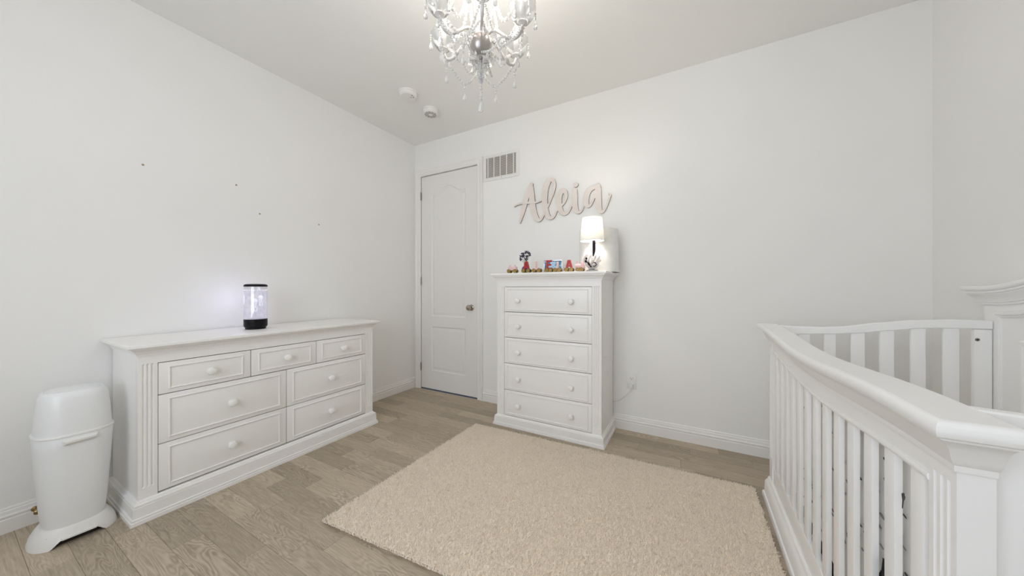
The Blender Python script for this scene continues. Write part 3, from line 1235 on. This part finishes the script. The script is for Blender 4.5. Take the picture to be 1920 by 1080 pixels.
for (jx, jy, jz, sc0) in ((.055, .022, .215, 1.0), (.052, -.012, .190, 1.2)):
    jm = MB()
    jm.lathe([(.001, .012), (.007, .010), (.012, .004), (.013, -.003), (.010, -.004), (.008, .0)], c=(0, 0, 0), seg=16)
    for t in range(7):
        a = t * .9
        pts = [(.008 * math.cos(a) * (1 - .1 * s) + .003 * math.sin(s * 1.3 + t), .008 * math.sin(a) + .004 * math.sin(s * .9 + t * 2), -.008 * s) for s in range(8)]
        jm.tube(pts, .0011, 5)
    o = jm.build('jellyfish', 'jelly', jl, loc=(jx * .2 + .005, jy, jz))
    o.scale = (sc0, sc0, sc0 * 1.1)
glow = light('lamp_glow', 'POINT', (-2.66, 1.05, H + .20), .42, (.66, .62, 1.0), .05)

# ------------------------------------------------------------------ wooden script sign
SIGN = {
  'A_left': [(-1.441, 1.775, 0.0159), (-1.418, 1.845, 0.0329), (-1.395, 1.92, 0.0424), (-1.37, 2.005, 0.0456), (-1.342, 2.078, 0.0445), (-1.318, 2.121, 0.0318)],
  'A_right': [(-1.324, 2.122, 0.0318), (-1.318, 2.042, 0.0503), (-1.312, 1.964, 0.053), (-1.3, 1.887, 0.0519), (-1.276, 1.813, 0.0477), (-1.246, 1.78, 0.0318), (-1.22, 1.786, 0.0223), (-1.199, 1.816, 0.018), (-1.182, 1.851, 0.0159)],
  'A_bar': [(-1.503, 1.937, 0.0117), (-1.457, 1.953, 0.0159), (-1.401, 1.957, 0.017), (-1.333, 1.95, 0.018), (-1.273, 1.946, 0.017), (-1.221, 1.954, 0.0106)],
  'l': [(-1.185, 1.841, 0.0159), (-1.156, 1.891, 0.018), (-1.125, 1.961, 0.0201), (-1.096, 2.031, 0.0223), (-1.091, 2.094, 0.0265), (-1.116, 2.135, 0.035), (-1.153, 2.114, 0.0477), (-1.179, 2.043, 0.053), (-1.186, 1.959, 0.0519), (-1.178, 1.878, 0.0509), (-1.156, 1.811, 0.0424), (-1.127, 1.786, 0.0276), (-1.094, 1.799, 0.0201), (-1.071, 1.839, 0.017), (-1.054, 1.863, 0.0148)],
  'e': [(-1.06, 1.856, 0.0148), (-1.027, 1.881, 0.018), (-0.994, 1.918, 0.0223), (-0.978, 1.963, 0.0265), (-0.989, 2.005, 0.0339), (-1.021, 2.015, 0.0445), (-1.043, 1.971, 0.0488), (-1.047, 1.909, 0.0488), (-1.033, 1.85, 0.0445), (-1.002, 1.813, 0.0307), (-0.967, 1.817, 0.0223), (-0.94, 1.855, 0.018), (-0.919, 1.903, 0.0148)],
  'i': [(-0.899, 2.005, 0.0371), (-0.9, 1.947, 0.0466), (-0.9, 1.891, 0.0466), (-0.89, 1.838, 0.0424), (-0.869, 1.81, 0.0265), (-0.843, 1.818, 0.0191), (-0.825, 1.851, 0.0159)],
  'a_bowl': [(-0.694, 1.998, 0.0265), (-0.734, 2.004, 0.0297), (-0.774, 1.98, 0.0403), (-0.795, 1.933, 0.0445), (-0.799, 1.883, 0.0424), (-0.781, 1.851, 0.0265), (-0.759, 1.863, 0.0201), (-0.739, 1.9, 0.018), (-0.714, 1.956, 0.017)],
  'a_stem': [(-0.697, 2.008, 0.0424), (-0.695, 1.953, 0.0488), (-0.694, 1.894, 0.0488), (-0.689, 1.839, 0.0456), (-0.675, 1.794, 0.0297), (-0.65, 1.796, 0.0201), (-0.626, 1.837, 0.017), (-0.605, 1.887, 0.0148), (-0.593, 1.924, 0.0127), (-0.607, 1.935, 0.0106)],
}
SX, SZ = -1.05, 1.95
sg = empty('name_sign', (SX, YB, SZ), label='pale cut-out wooden script lettering on the wall above the tall chest', cat='sign')


def spline(P, m=8):
    out = []
    n = len(P)
    for i in range(n - 1):
        p0, p1, p2, p3 = P[max(i - 1, 0)], P[i], P[i + 1], P[min(i + 2, n - 1)]
        for j in range(m):
            t = j / m
            out.append(tuple(.5 * ((2 * p1[k]) + (-p0[k] + p2[k]) * t + (2 * p0[k] - 5 * p1[k] + 4 * p2[k] - p3[k]) * t * t + (-p0[k] + 3 * p1[k] - 3 * p2[k] + p3[k]) * t ** 3) for k in range(len(p1))))
    out.append(tuple(P[-1]))
    return out


def ribbon(mb, P, yf, yb, scale=1.0):
    P = spline(P)
    n = len(P)
    dy = [yf - .0012 * i / n for i in range(n)]
    lft, rgt = [], []
    for i in range(n):
        a = Vector(P[max(i - 1, 0)][:2])
        b = Vector(P[min(i + 1, n - 1)][:2])
        t = (b - a).normalized()
        nrm = Vector((-t.y, t.x))
        c = Vector(P[i][:2])
        w = P[i][2] / 2 * scale
        lft.append(c + nrm * w)
        rgt.append(c - nrm * w)

    def capv(i, d):
        a = Vector(P[i][:2])
        j = i + 1 if i == 0 else i - 1
        t = (a - Vector(P[j][:2])).normalized()
        w = P[i][2] / 2 * scale
        nrm = Vector((-t.y, t.x))
        return [a + t * (w * math.sin(x)) + nrm * (w * math.cos(x)) for x in (.5, 1.0, 1.57, 2.14, 2.64)]
    # front face as quads + cap fans
    V2 = lft + rgt
    fs = [(i, i + 1, n + i + 1, n + i) for i in range(n - 1)]
    mb.add([(p.x - SX, d, p.y - SZ) for p, d in zip(V2, dy + dy)], fs, 0)
    c1 = capv(n - 1, 1)
    c0 = capv(0, -1)
    # c0 goes from its own nrm (reversed direction): start side = right
    mb.add([(p.x - SX, dy[-1], p.y - SZ) for p in [lft[-1]] + c1 + [rgt[-1]]], [tuple(range(7))], 0)
    mb.add([(p.x - SX, yf, p.y - SZ) for p in [rgt[0]] + c0 + [lft[0]]], [tuple(range(7))], 0)
    loop = lft + c1 + list(reversed(rgt)) + c0
    m = len(loop)
    dl = dy + [dy[-1]] * len(c1) + list(reversed(dy)) + [dy[0]] * len(c0)
    vs = [(p.x - SX, d, p.y - SZ) for p, d in zip(loop, dl)] + [(p.x - SX, yb, p.y - SZ) for p in loop]
    mb.add(vs, [(i, (i + 1) % m, m + (i + 1) % m, m + i) for i in range(m)], 1)


for nm, keys in (('letter', ('A_left', 'A_right', 'A_bar')), ('letter', ('l',)), ('letter', ('e',)), ('letter', ('i',)), ('letter', ('a_bowl', 'a_stem'))):
    mb = MB()
    for q_, k in enumerate(keys):
        ribbon(mb, SIGN[k], -.0125 - .0014 * q_, 0, 1.08)
    if keys == ('i',):
        mb.lathe([(.0225, -.013), (.0225, 0)], c=(-.891 - SX, 0, 2.053 - SZ), axis='y', seg=24, cap0=False, cap1=False, mi=1)
        P = [(.0225 * math.cos(2 * PI * k / 24) - .891 - SX, -.013, .0225 * math.sin(2 * PI * k / 24) + 2.053 - SZ) for k in range(24)]
        mb.add(P, [tuple(range(24))], 0)
    me_o = mb.build(nm, ['face', 'sign_edge'], sg, smooth=0, recalc=False)

# ------------------------------------------------------------------ outlet and cord
ol_ = empty('wall_outlet', (-.428, YB, .394), label='white double wall outlet low on the wall right of the tall chest', cat='outlet')
MB().box(-.038, .038, -.006, 0, -.060, .060, .003).build('cover_plate', 'plastic_w', ol_)
for dz in (.028, -.028):
    s_ = MB().lathe([(.0165, -.006), (.0165, -.0085), (.015, -.009)], axis='y', seg=24, c=(0, 0, dz))
    so = s_.build('socket', 'plastic_w', ol_)
    if dz > 0:
        for bx_, bz_ in ((-.006, .004), (.006, .004)):
            MB().box(bx_ - .001, bx_ + .001, -.0096, -.0088, dz + bz_ - .004, dz + bz_ + .004).build('slot', 'dark_gap', so)
        MB().lathe([(.0025, -.0096), (.0025, -.0088)], axis='y', seg=10, c=(0, 0, dz - .008)).build('slot', 'dark_gap', so)
cd_ = empty('power_cord', (-.428, 2.745, .36), label='thin white cord plugged into the outlet, running behind the tall chest', cat='cord')
MB().box(-.014, .012, -.012, .0115, -.010, .018, .003).build('plug', 'plastic_w', cd_)
pts = [(0, -.012, -.002), (-.004, -.020, -.022), (-.02, -.018, -.05), (-.05, -.014, -.085), (-.09, -.002, -.125), (-.125, .012, -.140), (-.17, .014, -.16)]
MB().tube(spline(pts, 6), .0026, 8).build('cable', 'cord', cd_)

# ------------------------------------------------------------------ things on the tall chest
ZT = HC
# spare lampshade behind
sp = empty('white_lampshade', (-.6535, 2.605, ZT), label='large unlit white drum lampshade standing directly on the tall chest behind the lit lamp', cat='lampshade')
mb = MB()
mb.lathe([(.155, .008), (.148, .332), (.145, .337), (.142, .332), (.151, .008)], seg=56, cap0=False, cap1=False)
mb.build('shade_drum', 'shade_white', sp, smooth=40)
mb = MB().lathe([(.158, 0), (.158, .010), (.149, .010), (.149, 0)], seg=56, cap0=False, cap1=False)
mb.build('bottom_ring', 'plastic_w', sp, smooth=30)
mb = MB().lathe([(.145, .328), (.02, .330)], seg=40, cap0=False, cap1=True)
mb.build('top_disc', 'shade_white', sp, smooth=30)

# lit table lamp
tl = empty('table_lamp', (-.640, 2.362, ZT), label='small lit table lamp with white tapered shade and clear twisted crystal base', cat='lamp')
mb = MB()
mb.lathe([(.0860, .222), (.0720, .388), (.0705, .388), (.0845, .222)], seg=48, cap0=False, cap1=False)
mb.build('lamp_shade', 'shade', tl, smooth=40)
MB().lathe([(.0870, .220), (.0865, .2235), (.0842, .2235), (.0842, .220)], seg=48, cap0=False, cap1=False).build('shade_trim', 'silver', tl)
MB().lathe([(.010, .18), (.010, .286), (.006, .289)], seg=16).build('bulb_socket', 'plastic_w', tl)
MB().lathe([(.006, .287), (.016, .300), (.020, .320), (.016, .340), (.004, .351)], seg=16).build('bulb', 'bulb', tl)
spk = MB()
for k in range(3):
    a = 2 * PI * k / 3
    spk.tube([(.009 * math.cos(a), .009 * math.sin(a), .236), (.082 * math.cos(a), .082 * math.sin(a), .236)], .0012, 6)
spk.build('shade_spider', 'silver', tl)
MB().lathe([(.042, 0), (.042, .006), (.030, .010), (.012, .014)], seg=32).build('lamp_foot', 'glass', tl)
MB().tube([(.004, 0, .108), (.002, 0, .13), (0, 0, .155), (0, 0, .19), (0, 0, .225)], [.003, .009, .013, .014, .010], 16).build('stem', 'petal_glass', tl)
MB().tube([(.010, -.005, .106), (.014, -.006, .13), (.016, -.006, .155), (.016, -.006, .185), (.014, -.005, .222)], [.002, .008, .011, .012, .011], 10).build('stem_inlay', 'black', tl)
rr = random.Random(11)
for k in range(9):
    a = 2 * PI * k / 9 + .3
    mb = MB()
    pts = []
    rd = []
    for s in range(8):
        t = s / 7
        r0 = .010 + .045 * math.sin(t * 2.2) * rr.uniform(.75, 1.1)
        pts.append((r0 * math.cos(a + t * 1.1), r0 * math.sin(a + t * 1.1), .012 + .112 * t))
        rd.append(.003 + .008 * math.sin(PI * (t * .9 + .08)))
    mb.tube(pts, rd, 8)
    mb.build('crystal_petal', 'petal_glass', tl)
MB().tube(spline([(-.034, -.040, .098), (-.026, -.046, .084), (-.034, -.046, .070), (-.016, -.050, .060), (-.004, -.050, .040), (.008, -.05, .028)], 5), [.003 + .005 * abs(math.sin(i * .45)) for i in range(26)], 8).build('ribbon', 'black', tl)
MB().tube(spline([(.012, -.045, .055), (.030, -.040, .060), (.040, -.036, .045), (.030, -.042, .032), (.018, -.045, .036)], 5), .0028, 8).build('ribbon', 'black', tl)
light('table_lamp_light', 'POINT', (-.640, 2.362, ZT + .325), LAMP_W, (1.0, .93, .84), .018)

# picture frame
pf = empty('photo_frame', (-1.025, 2.56, ZT), R(4), label='small silver frame with a colourful photo behind the toy train', cat='picture frame')
mb = MB()
for a, b, c, d in ((-.082, .082, 0, .008), (-.082, .082, .104, .112), (-.082, -.074, .008, .104), (.074, .082, .008, .104)):
    mb.box(a, b, -.006, .006, c, d, .0015)
mb.build('frame', 'silver', pf)
MB().box(-.074, .074, -.001, .004, .008, .104).build('photograph', 'photo', pf, smooth=0)
MB().add([(-.02, .004, .08), (.02, .004, .08), (.02, .05, 0), (-.02, .05, 0), (-.02, .006, .08), (.02, .006, .08), (.02, .053, 0), (-.02, .053, 0)], [(0, 1, 2, 3), (4, 7, 6, 5), (0, 4, 5, 1), (3, 2, 6, 7), (0, 3, 7, 4), (1, 5, 6, 2)]).build('easel_leg', 'black', pf, smooth=0)

# vase with flowers
vs_ = empty('flower_vase', (-1.245, 2.49, ZT), label='small cobalt blue vase behind the toy train at the chest\'s left', cat='vase')
MB().lathe([(.015, 0), (.022, .006), (.034, .024), (.036, .040), (.028, .056), (.016, .066), (.013, .074), (.018, .082), (.016, .082), (.011, .074)], seg=28, cap1=False).build('vase_body', 'blue', vs_)
fb = empty('flower_bunch', (-1.245, 2.49, ZT + .065), label='dark violet flower bunch standing in the small blue vase', cat='flowers')
rr = random.Random(2)
heads = [(-.045, 0, .085), (-.025, -.01, .105), (0, 0, .118), (.025, .005, .112), (.040, -.004, .092), (-.012, -.012, .082), (.018, -.012, .078), (-.052, .004, .060), (.004, .0, .058)]
sm = MB()
for hx_, hy_, hz_ in heads:
    sm.tube([(hx_ * .08, hy_ * .1, -.03), (hx_ * .3, hy_ * .4, hz_ * .4), (hx_, hy_, hz_)], .0016, 5)
sm.build('stems', 'stem', fb)
for hx_, hy_, hz_ in heads:
    mb = MB()
    for k in range(7):
        a = 2 * PI * k / 7 + rr.random()
        d = Vector((math.cos(a), rr.uniform(-.6, .6), math.sin(a))).normalized()
        p = Vector((hx_, hy_, hz_))
        L_ = rr.uniform(.014, .021)
        u = d.cross(Vector((.3, 1, .2))).normalized() * .0065
        mb.add([tuple(p), tuple(p + d * L_ * .5 + u), tuple(p + d * L_), tuple(p + d * L_ * .5 - u), tuple(p + d * L_ * .5 + Vector((0, -.003, 0)))], [(0, 1, 4), (1, 2, 4), (2, 3, 4), (3, 0, 4), (0, 3, 2, 1)])
    mb.build('blossom', 'petal', fb, smooth=0)


# toy letter train
def letter_A(mb, h, t=.012):
    w = h * .42
    d = .0075
    o = [(-w, 0), (-w * .48, 0), (-w * .30, h * .25), (w * .30, h * .25), (w * .48, 0), (w, 0), (w * .40, h), (-w * .40, h)]
    hole = [(-w * .17, h * .42), (w * .17, h * .42), (w * .04, h * .72), (-w * .04, h * .72)]
    for y_ in (-d, d):
        tr = tessellate_polygon([[Vector((u, v, 0)) for u, v in o], [Vector((u, v, 0)) for u, v in hole]])
        mb.add([(u, y_, v) for u, v in o + hole], [tuple(x) for x in tr])
    mb.rings([[(u, -d, v) for u, v in o], [(u, d, v) for u, v in o]], False, False)
    mb.rings([[(u, -d, v) for u, v in hole], [(u, d, v) for u, v in hole]], False, False)


def letter_poly(mb, P):
    d = .0075
    for y_ in (-d, d):
        tr = tessellate_polygon([[Vector((u, v, 0)) for u, v in P]])
        mb.add([(u, y_, v) for u, v in P], [tuple(x) for x in tr])
    mb.rings([[(u, -d, v) for u, v in P], [(u, d, v) for u, v in P]], False, False)


def L_poly(h):
    return [(-.018, 0), (.018, 0), (.018, h * .24), (-.004, h * .24), (-.004, h), (-.018, h)]


def E_poly(h):
    w, s, t = .022, h * .2, .012
    return [(-w, 0), (w, 0), (w, s), (-w + t, s), (-w + t, h * .4), (w * .7, h * .4), (w * .7, h * .6), (-w + t, h * .6), (-w + t, h - s), (w, h - s), (w, h), (-w, h)]


def I_poly(h):
    return [(-.007, 0), (.007, 0), (.007, h), (-.007, h)]


cars = [(-1.325, -1.269, 'pink', 'tail', 'pale pink low box wagon at the left end of the toy train'),
        (-1.194, -1.151, 'red', 'A', 'train wagon with a red letter A beside the blue vase'),
        (-1.103, -1.060, 'pink', 'L', 'train wagon with a pale pink letter L'),
        (-.996, -.964, 'red', 'E', 'train wagon with a red letter E in front of the photo frame'),
        (-.928, -.897, 'pink', 'I', 'train wagon with a thin pale pink letter I right of the photo frame'),
        (-.840, -.802, 'red', 'A', 'train wagon with a red letter A nearest the lit lamp'),
        (-.752, -.723, 'pink', 'loco', 'pale pink toy train engine at the lamp end of the train')]
for i, (wa, wb_, colr, kind, lab) in enumerate(cars):
    c = (wa + wb_) / 2
    hw_ = (wb_ - wa) / 2
    nm = 'toy_engine' if kind == 'loco' else 'toy_wagon'
    yy_ = 2.352 + .012 * i * .5
    t = empty(nm, (c, yy_, ZT), 0, label=lab, cat='toy train', group='toy letter train on the tall chest')
    MB().box(-hw_ - .016, hw_ + .016, -.014, .014, .014, .022, .002).build('chassis', 'darkgreen' if i % 2 else 'gold', t)
    for sx_ in (-hw_, hw_):
        for sy_ in (-1, 1):
            w = MB().lathe([(.004, -.004), (.0145, -.004), (.016, -.002), (.016, .002), (.0145, .004), (.004, .004)], axis='y', seg=20)
            w.lathe([(.005, -.0085), (.005, .0085)], axis='y', seg=10)
            w.build('wheel', 'gold', t, loc=(sx_, sy_ * .019, .016))
    if kind == 'A':
        mb = MB()
        letter_A(mb, .068)
        mb.build('letter', colr, t, loc=(0, 0, .022))
    elif kind == 'L':
        mb = MB()
        letter_poly(mb, L_poly(.066))
        mb.build('letter', colr, t, loc=(0, 0, .022))
    elif kind == 'E':
        mb = MB()
        letter_poly(mb, E_poly(.072))
        mb.build('letter', colr, t, loc=(0, 0, .022))
    elif kind == 'I':
        mb = MB()
        letter_poly(mb, I_poly(.058))
        mb.build('letter', colr, t, loc=(0, 0, .022))
    elif kind == 'tail':
        MB().box(-.038, .038, -.013, .013, .022, .052, .004).build('wagon_body', colr, t)
        MB().box(-.030, -.022, -.006, .006, .052, .066, .002).build('peg', colr, t)
        MB().box(.018, .026, -.006, .006, .052, .066, .002).build('peg', colr, t)
    else:
        MB().lathe([(.004, -.034), (.017, -.034), (.019, -.030), (.019, .012)], axis='x', seg=20, c=(0, 0, .040)).build('boiler', colr, t)
        MB().box(.008, .034, -.014, .014, .022, .078, .003).build('cab', colr, t)
        MB().lathe([(.006, .055), (.006, .070), (.009, .078)], seg=12, c=(-.022, 0, 0)).build('chimney', colr, t)

# ------------------------------------------------------------------ chandelier
CHX, CHY = -.818, 1.193
ZB = 2.26         # base of the glass cups
cl = empty('chandelier', (CHX, CHY, ZC), 0, label='white six arm crystal chandelier hanging from the ceiling', cat='chandelier')
zo = lambda z: z - ZC
MB().lathe([(.060, 0), (.062, -.006), (.055, -.020), (.020, -.034), (.008, -.040)], seg=32).build('canopy', 'arm', cl)
chn = MB()
for k in range(10):
    z0 = -.040 - k * .0215
    ring = []
    for s in range(13):
        a = 2 * PI * s / 12
        px, pz = .006 * math.sin(a), .0145 * math.cos(a)
        ring.append((px if k % 2 else 0, 0 if k % 2 else px, z0 - .012 + pz))
    chn.tube(ring, .0018, 6)
chn.build('chain', 'silver', cl)
# central column: white glass body
MB().lathe([(.006, zo(2.545)), (.016, zo(2.53)), (.012, zo(2.515)), (.050, zo(2.505)), (.054, zo(2.495)), (.045, zo(2.488)), (.020, zo(2.47)), (.026, zo(2.44)), (.031, zo(2.41)), (.030, zo(2.38)), (.023, zo(2.355)), (.021, zo(2.335)), (.026, zo(2.31)), (.036, zo(2.28)), (.040, zo(2.262)), (.041, zo(2.252))], seg=28).build('column', 'arm', cl)
MB().lathe([(.040, zo(2.253)), (.046, zo(2.246)), (.049, zo(2.232)), (.047, zo(2.214)), (.040, zo(2.196)), (.026, zo(2.180)), (.010, zo(2.172)), (.006, zo(2.160)), (.009, zo(2.154)), (.004, zo(2.148))], seg=36).build('bowl', 'bowl', cl)
MB().lathe([(.011, zo(2.172)), (.034, zo(2.166)), (.052, zo(2.172)), (.050, zo(2.175)), (.033, zo(2.169))], seg=24, wob=lambda a, h: 1 + .06 * math.cos(9 * a)).build('glass_dish', 'glass', cl)

RC = .197
view = math.atan2(.8286, -.568)      # direction away from the camera
cups = []
bead_r = .0070


def bead(mb, p, r, seg=6):
    mb.lathe([(r * .25, -r), (r * .82, -r * .55), (r, 0), (r * .82, r * .55), (r * .25, r)], c=tuple(p), seg=seg)


def drop(mb, p, s=1.0):
    """faceted pear drop hanging from p"""
    x, y, z = p
    mb.lathe([(.0008, 0), (.0015, -.006 * s), (.0055 * s, -.014 * s), (.0100 * s, -.027 * s), (.0085 * s, -.035 * s), (.002 * s, -.040 * s)], c=(x, y, z), seg=7)


def strand(P, r=bead_r, gap_=2.15, r2=None):
    """beads along a polyline"""
    mb = MB()
    L_ = 0
    nextd = r
    P = [Vector(p) for p in P]
    for a, b in zip(P, P[1:]):
        d = (b - a).length
        while nextd <= L_ + d:
            t = (nextd - L_) / d
            q_ = a.lerp(b, t)
            k = r
            bead(mb, q_, k)
            nextd += k * gap_
        L_ += d
    # fine wire
    mb.tube(P, .0006, 4)
    return mb


for k in range(6):
    ang_ = view + k * PI / 3 + R(1.5)
    ca, sa = math.cos(ang_), math.sin(ang_)
    A_ = lambda r, z: (r * ca, r * sa, zo(z))
    # arm: leaves the body, dips, rises into the cup
    pts = spline([A_(.034, 2.262), A_(.052, 2.272), (A_(.075, 2.266)), A_(.105, 2.240), A_(.135, 2.214), A_(.160, 2.206), A_(.182, 2.216), A_(.194, 2.238), A_(.197, 2.262)], 5)
    MB().tube(pts, .0072, 12).build('arm', 'arm', cl)
    cx_, cy_ = RC * ca, RC * sa
    h = MB().lathe([(.006, zo(2.246)), (.013, zo(2.252)), (.021, zo(2.260)), (.019, zo(2.264)), (.0115, zo(2.268)), (.0115, zo(2.345)), (.008, zo(2.347))], c=(cx_, cy_, 0), seg=16)
    cdl = h.build('candle', 'arm', cl)
    MB().lathe([(.020, zo(2.262)), (.031, zo(2.267)), (.046, zo(2.286)), (.054, zo(2.312)), (.0575, zo(2.330)), (.055, zo(2.330)), (.0515, zo(2.313)), (.043, zo(2.289)), (.022, zo(2.268))],
               c=(cx_, cy_, 0), seg=32, cap0=False, cap1=False, wob=lambda a, h: 1 + .05 * math.cos(8 * a) * (h - zo(2.262)) / .07).build('glass_cup', 'glass', cdl)
    MB().lathe([(.006, zo(2.347)), (.013, zo(2.362)), (.015, zo(2.376)), (.010, zo(2.398)), (.002, zo(2.418))], c=(cx_, cy_, 0), seg=14).build('bulb', 'bulb', cdl)
    light('candle_light', 'POINT', (CHX + cx_, CHY + cy_, 2.385), CHAND_W, (1, .935, .86), .03)
    cups.append((cx_, cy_, ang_))

for k in range(6):
    x0_, y0_, a0_ = cups[k]
    x1_, y1_, a1_ = cups[(k + 1) % 6]
    am = a0_ + PI / 6
    mxr = .150
    # deep V below, between neighbouring cups
    lo = Vector((mxr * math.cos(am), mxr * math.sin(am), zo(2.125)))
    pa = Vector((x0_ * 1.05, y0_ * 1.05, zo(2.262)))
    pb = Vector((x1_ * 1.05, y1_ * 1.05, zo(2.262)))
    P = []
    for s in range(13):
        t = s / 12
        q_ = pa.lerp(lo, t)
        q_.z -= .018 * math.sin(PI * t)
        P.append(q_)
    P2 = []
    for s in range(13):
        t = s / 12
        q_ = lo.lerp(pb, t)
        q_.z -= .018 * math.sin(PI * t)
        P2.append(q_)
    strand(P + P2[1:], .0062).build('bead_strand', 'crystal', cl)
    strand([lo, lo + Vector((0, 0, -.040))], .0055).build('bead_strand', 'crystal', cl)
    mb = MB()
    drop(mb, lo + Vector((0, 0, -.040)), 1.0)
    mb.build('crystal_drop', 'crystal', cl)
    # shallow swag from cup rim to cup rim
    pa = Vector((x0_ * .73, y0_ * .73, zo(2.325)))
    pb = Vector((x1_ * .82, y1_ * .82, zo(2.325)))
    # swag from the crown of the column down to the cup
    top = Vector((.052 * math.cos(a0_), .052 * math.sin(a0_), zo(2.50)))
    P = []
    for s in range(15):
        t = s / 14
        q_ = top.lerp(pa, t)
        q_.z -= .10 * math.sin(PI * t)
        P.append(q_)
    strand(P, .0085, 2.15).build('bead_strand', 'crystal', cl)
    # inner strand down to the arm roots
    inn = Vector((.040 * math.cos(a0_), .040 * math.sin(a0_), zo(2.275)))
    strand([top, top.lerp(inn, .5) + Vector((.006 * math.cos(a0_), .006 * math.sin(a0_), -.01)), inn], .0068).build('bead_strand', 'crystal', cl)
    # swag from the arm roots to cups, low
    P = []
    ia = Vector((.050 * math.cos(am), .050 * math.sin(am), zo(2.255)))
    for s in range(11):
        t = s / 10
        q_ = ia.lerp(Vector((x0_ * .86, y0_ * .86, zo(2.258))), t)
        q_.z -= .040 * math.sin(PI * t)
        P.append(q_)
    strand(P, .0075, 2.2).build('bead_strand', 'crystal', cl)
    # inner V below the bowl
    bl = Vector((.036 * math.cos(a0_), .036 * math.sin(a0_), zo(2.168)))
    lo2 = Vector((.105 * math.cos(am), .105 * math.sin(am), zo(2.150)))
    strand([bl, bl.lerp(lo2, .5) + Vector((0, 0, -.006)), lo2, lo2.lerp(pb, .35) + Vector((0, 0, -.01)), Vector((x1_ * .8, y1_ * .8, zo(2.215)))], .0058).build('bead_strand', 'crystal', cl)
    # drops hanging on the cup rims
    for da, rr_ in ((-.16, 1.235), (.16, 1.235), (.27, .96), (-.27, .96)):
        px = RC * rr_ * math.cos(a0_ + da)
        py = RC * rr_ * math.sin(a0_ + da)
        mb = MB()
        z0 = zo(2.312)
        for b_ in range(3):
            bead(mb, (px, py, z0 - .010 * b_), .0048)
        mb.tube([(px, py, z0 + .006), (px, py, z0 - .03)], .0006, 4)
        drop(mb, (px, py, z0 - .026), 1.0)
        mb.build('crystal_drop', 'crystal', cl)
    # drops under the glass dish
    mb = MB()
    drop(mb, (.050 * math.cos(am), .050 * math.sin(am), zo(2.172)), .8)
    mb.build('crystal_drop', 'crystal', cl)
# centre strand and pendant
strand([Vector((0, 0, zo(2.148))), Vector((0, 0, zo(1.978)))], .0072).build('bead_strand', 'crystal', cl)
for k in range(5):
    a = 2 * PI * k / 5
    strand([Vector((.010 * math.cos(a), .010 * math.sin(a), zo(2.150))), Vector((.014 * math.cos(a), .014 * math.sin(a), zo(2.09))), Vector((.003 * math.cos(a), .003 * math.sin(a), zo(2.055)))], .0042).build('bead_strand', 'crystal', cl)
mb = MB()
drop(mb, (0, 0, zo(1.980)), 1.3)
mb.build('crystal_drop', 'crystal', cl)
